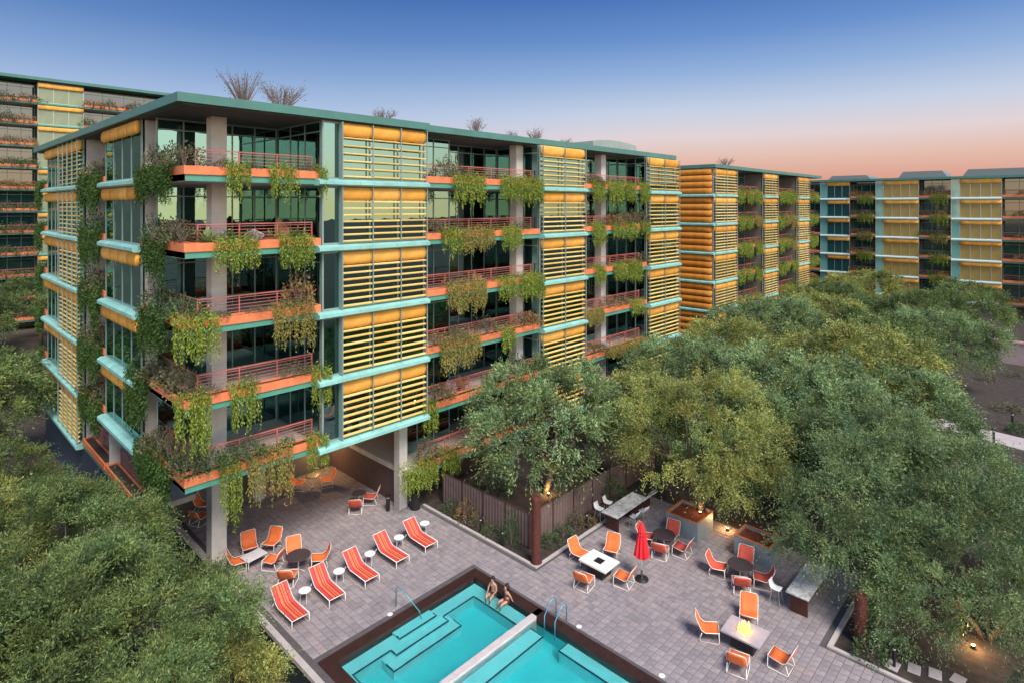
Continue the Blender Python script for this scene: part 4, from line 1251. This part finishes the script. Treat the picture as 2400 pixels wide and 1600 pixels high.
for (x, y), w in zip([(17.05, 34.0), (18.5, 33.1)], ['inner', 'outer']):
    chair(x, y, (17.75, 33.5), f'orange chair on the {w} side of the loggia back table', 'chairs at the loggia back table')
# low white table by the corner column
t = empty('low_table', (12.0, 28.3, 0), R(8))
MB().box(-.5, .5, -.36, .36, .44, .48).build('table_top', M_GRANITE_L, t, bevel=.01)
MB().box(-.46, .46, -.32, .32, .40, .435).build('apron', M_BLACK, t)
for sx in (-1, 1):
    for sy in (-1, 1):
        MB().tube([(sx * .44, sy * .3, 0), (sx * .44, sy * .3, .40)], .016, 6).build('leg', M_WHITE, t)
tag(t, 'low pale stone table beside the tall corner column', 'table')
for (x, y), w in zip([(11.35, 28.55), (12.25, 29.4), (13.15, 28.95), (12.55, 27.45)], ['column', 'building', 'loggia', 'lounger']):
    chair(x, y, (12.0, 28.3), f'orange sling chair on the {w} side of the low table by the corner column', 'chairs at the low table')
for x, y, w in ((11.55, 34.1, 'nearer'), (12.2, 35.4, 'farther')):
    chair(x, y, (13, 34.6), f'orange chair behind the corner column in the loggia, {w} to the pool', 'chairs behind the corner column')

# ---- red closed umbrella
u = empty('closed_umbrella', (23.72, 14.38, 0))
MB().lathe([(.30, 0), (.31, .02), (.29, .06), (.10, .09), (.05, .13), (.045, .42)], 28).build('base', M_BLACK, u, True)
MB().lathe([(.022, .10), (.022, 2.62)], 10).build('pole', M_WHITE, u, True)
um = MB(); n = 20; vs, fs = [], []
for r, z, pl in [(.30, 1.02, .45), (.29, 1.12, .42), (.245, 1.5, .35), (.19, 1.9, .28), (.15, 2.15, .18), (.17, 2.22, .12), (.11, 2.42, .15), (.05, 2.58, .05), (.015, 2.66, 0)]:
    for k in range(n):
        q = r * (1 + (pl if k % 2 else -pl) * .6); a = 2 * math.pi * k / n
        vs.append((q * math.cos(a), q * math.sin(a), z + (.06 if k % 2 and z < 1.1 else 0)))
for i in range(8):
    for k in range(n):
        fs.append((i * n + k, i * n + (k + 1) % n, (i + 1) * n + (k + 1) % n, (i + 1) * n + k))
fs.append(tuple(8 * n + k for k in range(n)))
um.add(vs, fs).build('canopy', mat('red_umbrella_canvas', (.68, .02, .035), .8, var=.12, scale=5), u)
MB().tube([(.20 * math.cos(a * .35), .20 * math.sin(a * .35), 2.05) for a in range(18)], .012, 5, closed=True).build('strap', mat('dark_red_strap', (.4, .01, .02), .8, var=0), u)
tag(u, 'closed red patio umbrella in a round black base', 'umbrella')

# ---- granite barbecue counters
def counter(name_label, x0, x1, y0, y1, h=.9, grill=True):
    c = empty('barbecue_counter', ((x0 + x1) / 2, (y0 + y1) / 2, 0))
    L, W = (x1 - x0) / 2, (y1 - y0) / 2
    MB().box(-L, L, -W, W, h - .06, h).build('counter_top', M_GRANITE, c, bevel=.01)
    MB().box(-L + .25, -L + .33, -W + .12, W - .12, 0, h - .062).build('end_panel', M_BROWN, c)
    MB().box(-.1, L - .1, -W + .45, W - .1, 0, h - .064).build('cabinet', M_BROWN, c)
    if grill:
        g = MB().box(L * .45, L * .85, -W + .1, W - .1, h + .002, h + .18).build('grill', M_BLACK, c, bevel=.03)
        MB().tube([(L * .5, -W + .03, h + .14), (L * .8, -W + .03, h + .14)], .015, 6).build('handle', M_POST, g)
    tag(c, name_label, 'counter')
    return c
counter('granite-topped barbecue counter next to the fenced garden bed', 26.0, 30.1, 17.2, 18.2)
counter('granite-topped barbecue counter half hidden under the big grey-green tree', 25.95, 28.9, 7.95, 8.85, grill=False)
M_STOOL = mat('white_plastic_stool', (.68, .70, .72), .4, var=.05)
stl = empty('bar_stool', (0, 0, 0))
sv = []
MB().sheet([[(w * q, y, z + .03 * q * q) for q in (-1, -.5, 0, .5, 1)] for y, z, w in [(-.2, .64, .19), (0, .62, .20), (.15, .64, .20), (.22, .76, .19), (.25, .92, .16)]], -.02).build('seat', M_STOOL, stl, True)
for sx in (-1, 1):
    for sy in (-1, 1):
        MB().tube([(sx * .13, sy * .13, .62), (sx * .22, sy * .22, .01)], .014, 5).build('leg', M_POST, stl)
KIDS[stl.name] = list(stl.children)
for k, (x, y, rz, lb) in enumerate([(27.2, 16.95, 180, 'white shell bar stool under the deck side of the granite counter, nearer its end panel'), (28.05, 16.9, 170, 'white shell bar stool under the deck side of the granite counter, nearer the grill'),
                                    (26.6, 18.75, 0, 'white shell bar stool on the garden side of the granite counter, nearer its end panel'), (27.5, 18.8, 10, 'white shell bar stool on the garden side of the granite counter, nearer the grill'),
                                    (26.3, 9.35, 0, 'white shell bar stool beside the tree-shaded granite counter')]):
    o = stl if k == 0 else dup(stl)
    o.location = (x, y, 0); o.rotation_euler = (0, 0, R(rz))
    tag(o, lb, 'stool', ['stools deck side', 'stools deck side', 'stools garden side', 'stools garden side', 'stool under tree'][k])

# ---- steel planters
M_STEEL = mat('blue_grey_galvanised_steel', (.25, .31, .34), .45, metal=.25, var=.15, scale=1.6)
M_RUSTRIM = mat('orange_rust_rim', (.55, .16, .05), .7, var=.25, scale=4)
M_BEDRED = mat('red_mulch', (.14, .03, .015), .95, var=.5, scale=10, bump=.5)
def steel_planter(x0, x1, y0, y1, h, label):
    p = empty('steel_planter', ((x0 + x1) / 2, (y0 + y1) / 2, 0))
    a, b, t_ = (x1 - x0) / 2, (y1 - y0) / 2, .04
    for nm, bx in (('side_panel', (-a, a, -b, -b + t_)), ('side_panel', (-a, a, b - t_, b)), ('side_panel', (-a, -a + t_, -b + t_, b - t_)), ('side_panel', (a - t_, a, -b + t_, b - t_))):
        MB().box(*bx, 0.0, h).build(nm, M_STEEL, p)
    r_ = MB(); r_.box(-a - .02, a + .02, -b - .02, -b + .06, h + .002, h + .03).box(-a - .02, a + .02, b - .06, b + .02, h + .002, h + .03).box(-a - .02, -a + .06, -b + .06, b - .06, h + .002, h + .03).box(a - .06, a + .02, -b + .06, b - .06, h + .002, h + .03)
    r_.build('rim', M_RUSTRIM, p)
    MB().box(-a + t_, a - t_, -b + t_, b - t_, .01, h - .14).build('mulch', M_BEDRED, p)
    tag(p, label, 'planter')
steel_planter(28.15, 29.9, 13.85, 15.6, 1.0, 'blue-grey steel planter holding the yellow-green tree')
steel_planter(28.45, 29.75, 10.4, 12.1, 1.0, 'blue-grey steel planter behind the second round table')

# ---- rusty steel columns
M_RUST = mat('rusted_steel', (.085, .020, .014), .75, var=.4, scale=5, bump=.2)
o = MB().lathe([(.27, 0), (.29, .01), (.29, .06), (.22, .07), (.22, 3.08), (.20, 3.14), (.02, 3.16)], 24).build('rusty_column', M_RUST, smooth=False); o.location = (21.35, 18.7, 0)
tag(o, 'round rusty steel column at the corner of the fenced bed', 'column')
o = MB().lathe([(.27, 0), (.27, .06), (.22, .07), (.22, 1.9), (.02, 1.94)], 24).build('rusty_column', M_RUST); o.location = (26.15, 6.1, -.05)
tag(o, 'round rusty steel column in the shade of the big tree behind the agave', 'column')

# ---- fence of brown panels round the corner garden
M_FENCE = mat('brown_mesh_panel', (.145, .098, .095), .7, var=.18, scale=2)
M_FPOST = mat('dark_rust_fence_post', (.07, .025, .02), .6, var=.25)
def fence(pts, h, label, nseg):
    f = empty('garden_fence', (pts[0][0], pts[0][1], -.06))
    (xa, ya), (xb, yb) = pts
    for k in range(nseg + 1):
        t_ = k / nseg; x, y = (xb - xa) * t_, (yb - ya) * t_
        MB().box(x - .035, x + .035, y - .035, y + .035, 0, h + .05).build('post', M_FPOST, f)
    for k in range(nseg):
        x0, y0, x1, y1 = [(xb - xa) * k / nseg, (yb - ya) * k / nseg, (xb - xa) * (k + 1) / nseg, (yb - ya) * (k + 1) / nseg]
        m = MB(); nb = 14
        vs, fs = [], []
        for q in range(nb + 1):
            t_ = .03 + .94 * q / nb
            off = .02 if q % 2 else -.02
            x, y = x0 + (x1 - x0) * t_, y0 + (y1 - y0) * t_
            ox, oy = (off, 0) if abs(y1 - y0) > abs(x1 - x0) else (0, off)
            vs += [(x + ox, y + oy, .06), (x + ox, y + oy, h - .02)]
            if q: fs.append((2 * q - 2, 2 * q, 2 * q + 1, 2 * q - 1))
        p_ = m.add(vs, fs).build('panel', M_FENCE, f)
        so = p_.modifiers.new('thick', 'SOLIDIFY'); so.thickness = .012
        (MB().tube([(x0, y0, h + .02), (x1, y1, h + .02)], .03, 4)).build('top_rail', M_FPOST, f)
    tag(f, label, 'fence')
fence(((22.05, 26.4), (22.05, 19.75)), 1.75, 'brown panel fence running from the building to the rusty column corner', 4)
fence(((22.13, 19.75), (34.2, 19.75)), 1.75, 'brown panel fence behind the granite bar and planted bed', 7)
# bed plants and path lights
for k, (x, y, r, hh, kd, lb) in enumerate([(21.6, 25.2, .5, .7, 'green', 'low green shrub in the bed nearest the black bins'), (21.6, 24.0, .55, 1.2, 'rusty', 'rust-coloured tall shrub in the narrow bed before the fence'),
      (21.65, 23.1, .5, .6, 'grey', 'grey shrub in the narrow bed before the fence'), (21.6, 22.0, .45, .5, 'green', 'low green shrub beside the black path light'),
      (21.65, 20.6, .42, 1.7, 'green', 'tall bright climbing shrub against the fence near the rusty column'), (23.0, 19.2, .5, .7, 'green', 'low green shrub in the bed just past the rusty column'),
      (24.0, 19.2, .55, .6, 'green', 'spreading green shrub in the bed before the long fence'), (25.1, 19.25, .4, 1.1, 'grey', 'upright grey shrub against the long fence'),
      (25.9, 19.0, .45, .5, 'rusty', 'small rusty shrub at the end of the granite counter'), (28.8, 19.2, .7, 1.5, 'green', 'dark shrub behind the granite bar'), (24.3, 24.8, 1.1, 1.6, 'green', 'dark green bush inside the fenced corner garden'),
      (26.0, 21.2, .7, .8, 'grey', 'grey bush under the uplit garden tree'), (25.4, 5.6, .6, .9, 'green', 'spiky green plant beside the deck edge under the big tree')]):
    shrub((x, y, -.06), r, hh, kd, lb)
M_LAMP = mat('lamp_lens', (.9, .8, .6), .3, var=0, emit=((1, .75, .45), 4))
pl_ = empty('path_light', (0, 0, 0))
MB().lathe([(.05, 0), (.05, .62), (.045, .65)], 10).build('post', M_BLACK, pl_)
MB().lathe([(.06, .72), (.085, .74), (.085, .78), (.02, .81)], 12).build('cap', M_BLACK, pl_)
MB().lathe([(.045, .65), (.045, .72)], 10).build('lens', mat('frosted_lens', (.6, .58, .55), .4, var=0), pl_)
KIDS[pl_.name] = list(pl_.children)
for k, (x, y, z, lb) in enumerate([(21.4, 22.6, -.06, 'black path light in the narrow bed before the fence'), (21.3, 20.9, -.06, 'black path light beside the bright climbing shrub'), (25.6, 18.85, -.06, 'black path light by the end of the granite bar'),
                                   (25.7, 4.9, -.06, 'black path light beside the stepping stones'), (59.8, 3.6, -.06, 'black path light on the far side of the pale garden path'), (54.4, 4.3, -.06, 'black path light on the near side of the pale garden path'),
                                   (19.3, 27.9, 0, 'black ash bin at the foot of the slender loggia column')]):
    o = pl_ if k == 0 else dup(pl_)
    o.location = (x, y, z)
    if k in (4, 5): o.scale = (1.6, 1.6, 1.5)
    if k == 6: o.scale = (2.2, 2.2, 1.1)
    tag(o, lb, 'light' if k < 6 else 'bin', 'path lights' if k < 6 else None)
b_ = empty('waste_bin', (20.5, 27.0, 0))
MB().lathe([(.27, 0), (.29, .02), (.29, .88), (.27, .90)], 20).build('body', M_BLACK, b_)
MB().lathe([(.30, .902), (.30, .96), (.10, 1.0)], 20).build('lid', M_BLACK, b_)
tag(b_, 'tall black waste bin beside the slender loggia column', 'bin')

# ---- pool handrails
M_BRASS = mat('teal_steel_rail', (.06, .28, .32), .3, metal=.4, var=.08)
hr = empty('pool_handrail', (14.9, 20.8, 0))
MB().tube([(0, .15, 0), (0, .15, .75), (.02, .10, .86), (.08, -.02, .86), (.42, -.95, .10), (.44, -1.02, -.20)], .024, 8).build('rail', M_BRASS, hr, True)
MB().lathe([(.06, 0), (.06, .025)], 12, 0, .15).build('flange', M_POST, hr)
tag(hr, 'teal steel handrail leading down the pool steps', 'handrail')
for k, y in enumerate((15.75, 15.2)):
    h_ = empty('pool_ladder_rail', (18.9, y, 0))
    MB().tube([(.35, 0, 0), (.35, 0, .62), (.27, 0, .76), (.12, 0, .78), (-.02, 0, .70), (-.40, 0, .30), (-.42, 0, -.7)], .024, 8).build('rail', mat('blue_steel_rail', (.10, .30, .46), .3, metal=.3, var=.05), h_, True)
    tag(h_, ['blue curved pool ladder rail nearer the pale divider', 'blue curved pool ladder rail farther from the pale divider'][k], 'handrail', 'pool ladder rails')
for k, (x, y) in enumerate(((14.45, 20.75), (19.3, 14.6), (19.35, 10.9))):
    o = MB().lathe([(.11, .004), (.12, .012), (.10, .02)], 16).build('skimmer_lid', M_WHITE, None); o.location = (x, y, 0)
    tag(o, ['white skimmer lid beside the steps handrail', 'white skimmer lid past the blue ladder rails', 'white skimmer lid near the lap pool bench'][k], 'lid')

# ---- roof plants
def roof_plant(x, y, hgt, r, n, seed, label, spiky=False):
    rng = random.Random(seed); mb = MB()
    tips = []
    for k in range(n):
        a = rng.uniform(0, 6.28); q = rng.uniform(.15, 1) * r; hh = hgt * rng.uniform(.7, 1)
        e = Vector((math.cos(a) * q, math.sin(a) * q, hh))
        mb.tube([(0, 0, 0), e * .5 + Vector((0, 0, .08)), e], [.03, .02, .008], 4)
        tips.append(e)
        if not spiky:
            for j in range(5):
                s = e * rng.uniform(.45, .95)
                mb.tube([s, s + Vector((rng.uniform(-.4, .4), rng.uniform(-.4, .4), rng.uniform(.05, .4)))], [.012, .004], 3)
    p = empty('roof_shrub', (x, y, RTOP + .03))
    mb.build('branches', M_TWIG, p)
    r_ = np.random.default_rng(seed)
    T = np.array([list(t) for t in tips])
    m = 30 * n // 4
    P = T[r_.integers(0, len(T), m)] * r_.uniform(.5, 1.02, (m, 1)) + r_.normal(0, .12, (m, 3))
    put('leaves', arr_mesh('sparse_leaves', leaf_quads(P, r_.normal(size=(m, 3)), .09, .045, r_), 4, M_SHRUB), p)
    tag(p, label, 'shrub')
roof_plant(12.2, 30, 2.1, 1.35, 46, 1, 'bare spiky shrub standing on the corner roof', True)
roof_plant(14.1, 30, 1.75, 1.3, 34, 2, 'bare twiggy shrub on the roof beside the spiky one')
roof_plant(20.4, 30, 1.15, .9, 18, 3, 'twiggy shrub on the roof above the wide louvred bay')
roof_plant(28.0, 30, 1.35, .8, 18, 4, 'twiggy shrub on the roof above the middle balconies')
roof_plant(34.2, 30, 1.2, .9, 18, 5, 'twiggy shrub on the roof above the narrow louvred bay')
roof_plant(31.5, 30, .7, .6, 10, 6, 'small twiggy shrub on the roof between two taller ones')
roof_plant(37.8, 30, .7, .8, 12, 7, 'small twiggy shrub on the roof before the plant room')
roof_plant(72.5, 32, 1.4, 1.3, 22, 8, 'dark shrub on the roof of the block with orange end wall')

# ---- warm lights: uplit trunks, planter glow, loggia
def spot_can(x, y, z, energy, label, hgt=.14):
    s = empty('ground_uplight', (x, y, z))
    MB().lathe([(.06, 0), (.075, .02), (.075, hgt)], 12).build('can', M_BLACK, s)
    MB().lathe([(.001, hgt + .002), (.065, hgt + .003)], 12, cap=False).build('lens', M_LAMP, s)
    ld = bpy.data.lights.new('uplight_lamp', 'POINT'); ld.energy = energy; ld.color = (1, .52, .18); ld.shadow_soft_size = .08
    l_ = bpy.data.objects.new('uplight_lamp', ld); C.objects.link(l_); l_.parent = s; l_.location = (0, 0, hgt + .25)
    tag(s, label, 'light')
spot_can(30.4, 13.3, -.06 + .06, 32, 'small uplight glowing on the deck between the two steel planters')
spot_can(29.45, 14.35, .86, 8, 'small uplight inside the steel planter under the yellow-green tree', .1)
spot_can(28.9, 2.9, -.06, 60, 'uplight glowing on the tree trunk beside the stepping stones')
spot_can(26.9, 22.6, -.06, 45, 'uplight under the tree in the fenced corner garden')
wl_ = empty('wall_lantern', (18.9, 35.3, 1.9))
MB().box(-.1, .1, -.08, .1, -.2, .2).build('case', M_BLACK, wl_)
MB().box(-.07, .07, -.1, -.082, -.16, .16).build('lens', M_LAMP, wl_)
ld = bpy.data.lights.new('lantern_lamp', 'POINT'); ld.energy = 110; ld.color = (1, .55, .22); ld.shadow_soft_size = .1
l_ = bpy.data.objects.new('lantern_lamp', ld); C.objects.link(l_); l_.parent = wl_; l_.location = (0, -.35, 0)
tag(wl_, 'glowing wall lantern at the back of the loggia', 'lamp')

# ---- garden path, stepping stones, far wall
pa, pb, pc_, pd = on_ground(2180, 985), on_ground(2500, 1072), on_ground(2500, 1040), on_ground(2200, 968)
pb = pa + (pb - pa) * 4; pc_ = pd + (pc_ - pd) * 4; pa = pa - (pb - pa).normalized() * 12; pd = pd - (pc_ - pd).normalized() * 12
M_PATH = mat('pale_garden_path', (.42, .37, .38), .85, var=.12, scale=1)
struct(MB().add([(p.x, p.y, -.055) for p in (pa, pb, pc_, pd)], [(0, 1, 2, 3)]).build('garden_path', M_PATH))
for k, (x, y) in enumerate([(25.75, 4.95), (26.1, 4.35), (26.35, 3.75), (26.6, 3.1)]):
    o = MB().box(-.28, .28, -.2, .2, -.005, .035).build('stepping_stone', M_PATH, bevel=.02); o.location = (x, y, -.06); o.rotation_euler = (0, 0, random.uniform(-.2, .2))
    tag(o, ['stepping stone nearest the deck kerb and black path light', 'second stepping stone from the deck kerb', 'third stepping stone from the deck kerb', 'stepping stone farthest from the deck kerb, towards the uplight'][k], 'stone', 'stepping stones')
gw = empty('garden_wall', (84, 4, -.06))
MB().box(-.3, .3, -8, 3, 0, 2.3).build('wall', mat('mauve_stucco', (.33, .25, .27), .8, var=.12, scale=1), gw)
MB().box(-.42, .42, -8.1, 3.1, 2.302, 2.45).build('wall_cap', mat('pink_cap', (.50, .26, .27), .7, var=.1), gw)
MB().box(-.34, -.302, -2.5, -1.4, 0, 2.0).build('gate', M_NAVY, gw)
tag(gw, 'mauve garden wall with a pink cap near the gold-screened block', 'wall')
GS = [(random.uniform(46, 82), random.uniform(-3, 7)) for _ in range(16)] + [(random.uniform(36, 90), random.uniform(-24, 0)) for _ in range(34)]
GS = [(x, y) for x, y in GS if abs((x - pa.x) * (pb.y - pa.y) - (y - pa.y) * (pb.x - pa.x)) / (pb - pa).length > 3.2]
for k, (x, y) in enumerate(GS):
    shrub((x, y, -.06), random.uniform(.5, 1.0), random.uniform(.4, .9), random.choice(['green', 'grey', 'grey']), 'low shrub on the dark ground beside the pale garden path', 'shrubs by the garden path')
for k in range(10):
    shrub((random.uniform(-2, 8), random.uniform(18, 60), LOW), random.uniform(.6, 1.1), random.uniform(.6, 1.2), 'green', 'dark undergrowth shrub below the trees left of the deck', 'undergrowth left of the deck')

# ------------------------------------------------------------------ people on the pool rim
M_SKIN = mat('skin', (.42, .23, .16), .55, var=.06, scale=6)
M_HAIR = mat('dark_hair', (.012, .008, .012), .5, var=.2, scale=20)
def person(loc, rotz, label, woman, lean, arm_back):
    """sitting on the rim, facing -X local +Y... local: faces -Y, seat at z=0, legs over the edge"""
    J, E, RD = [], [], []
    def v(p, r): J.append(p); RD.append(r); return len(J) - 1
    def e(a, b): E.append((a, b)); return b
    k = .92 if woman else 1.0
    pel = v((0, 0, .10), (.15, .13)); wai = e(pel, v((0, .02 - lean * .2, .28 * k), (.125 * k, .10))); che = e(wai, v((0, .01 - lean * .6, .46 * k), (.155 * k, .11)))
    nb = e(che, v((0, -.01 - lean, .58 * k), (.085, .08))); nk = e(nb, v((0, -.02 - lean, .66 * k), (.052, .052)))
    hd = e(nk, v((0, -.04 - lean, .76 * k), (.082, .098))); ht = e(hd, v((0, -.02 - lean, .86 * k), (.07, .085)))
    for s in (-1, 1):
        hp = e(pel, v((s * .10, -.04, .085), (.098, .085))); kn = e(hp, v((s * .13, -.44 * k, .075), (.062, .06)))
        an = e(kn, v((s * .12, -.50 * k, -.34 * k), (.042, .042))); to = e(an, v((s * .13, -.64 * k, -.40 * k), (.035, .022)))
        sh_ = e(nb, v((s * .17 * k, -lean * .9, .555 * k), (.058, .056)))
        if arm_back:
            el = e(sh_, v((s * .24, .10 - lean * .5, .32), (.042, .042))); wr = e(el, v((s * .27, .16, .10), (.030, .026))); dirh = Vector((s * .1, .9, -.35))
        else:
            el = e(sh_, v((s * .25, -.06 - lean * .6, .32), (.042, .042))); wr = e(el, v((s * .17, -.28, .19), (.030, .026))); dirh = Vector((-s * .15, -.95, -.05))
        dirh.normalize(); side = dirh.cross(Vector((0, 0, 1))).normalized()
        W = Vector(J[wr]); pm = e(wr, v(tuple(W + dirh * .06), (.034, .014)))
        Pm = Vector(J[pm])
        for q, ln in zip((-1.5, -.5, .5, 1.5), (.055, .07, .066, .05)):
            f1 = e(pm, v(tuple(Pm + dirh * .035 + side * q * .017), (.009, .009))); e(f1, v(tuple(Pm + dirh * (.035 + ln) + side * q * .019 - Vector((0, 0, .01))), (.008, .008)))
        th = e(wr, v(tuple(W + dirh * .03 + side * s * .035), (.010, .010))); e(th, v(tuple(W + dirh * .07 + side * s * .05), (.008, .008)))
    me = bpy.data.meshes.new('person'); me.from_pydata(J, E, []); me.materials.append(M_SKIN)
    o = bpy.data.objects.new('person', me); C.objects.link(o)
    sk = o.modifiers.new('skin', 'SKIN'); sk.use_smooth_shade = True
    if not me.skin_vertices:
        bpy.context.view_layer.objects.active = o
    for i, d in enumerate(me.skin_vertices[0].data if me.skin_vertices else []):
        d.radius = RD[i]; d.use_root = (i == 0)
    ss = o.modifiers.new('sub', 'SUBSURF'); ss.levels = 1; ss.render_levels = 2
    o.location = loc; o.rotation_euler = (0, 0, rotz)
    hz = .80 * k
    hm = MB()
    if woman:
        hm.lathe([(.001, hz + .16), (.07, hz + .15), (.112, hz + .08), (.12, hz), (.115, hz - .12), (.12, hz - .28), (.10, hz - .42), (.03, hz - .46)], 14, 0, .055 - lean, False)
    else:
        hm.lathe([(.001, hz + .145), (.06, hz + .135), (.098, hz + .08), (.104, hz + .02), (.095, hz - .02)], 14, 0, .005 - lean, False)
    hm.build('hair', M_HAIR, o, True)
    cl_ = mat('maroon_swimsuit', (.10, .012, .018), .7, var=.1) if woman else mat('dark_swim_trunks', (.03, .028, .03), .8, var=.1)
    sm = MB()
    sm.lathe([(.155, .02), (.175, .07), (.165, .16), (.15, .20)], 16, 0, .0, False)
    for s in (-1, 1):
        sm.tube([(s * .10, .0, .09), (s * .115, -.20 if not woman else -.08, .085)], [.125, .10 if not woman else .115], 10)
    if woman:
        sm.lathe([(.15, .36 * k), (.166, .42 * k), (.150, .47 * k)], 16, 0, -lean * .55, False)
    sm.build('swimwear', cl_, o, True)
    for s in (-1, 1):
        MB().lathe([(.001, -.008), (.011, 0), (.001, .008)], 8).build('eye', M_HAIR, o).location = (s * .032, -.138 - lean, .775 * k)
    MB().add([(0, -.165 - lean, .735 * k), (-.014, -.135 - lean, .73 * k), (.014, -.135 - lean, .73 * k), (0, -.138 - lean, .775 * k)], [(0, 1, 3), (0, 3, 2), (0, 2, 1)]).build('nose', M_SKIN, o)
    o.scale = (.88, .88, .88)
    tag(o, label, 'person')
    return o
person((18.44, 18.64, -.10), R(-90 + 8), 'bare-chested person in dark trunks sitting on the pool rim with legs in the water', False, .05, False)
person((18.46, 17.86, -.08), R(-90 - 12), 'person with long dark hair sitting on the pool rim with legs in the water', True, .02, True)
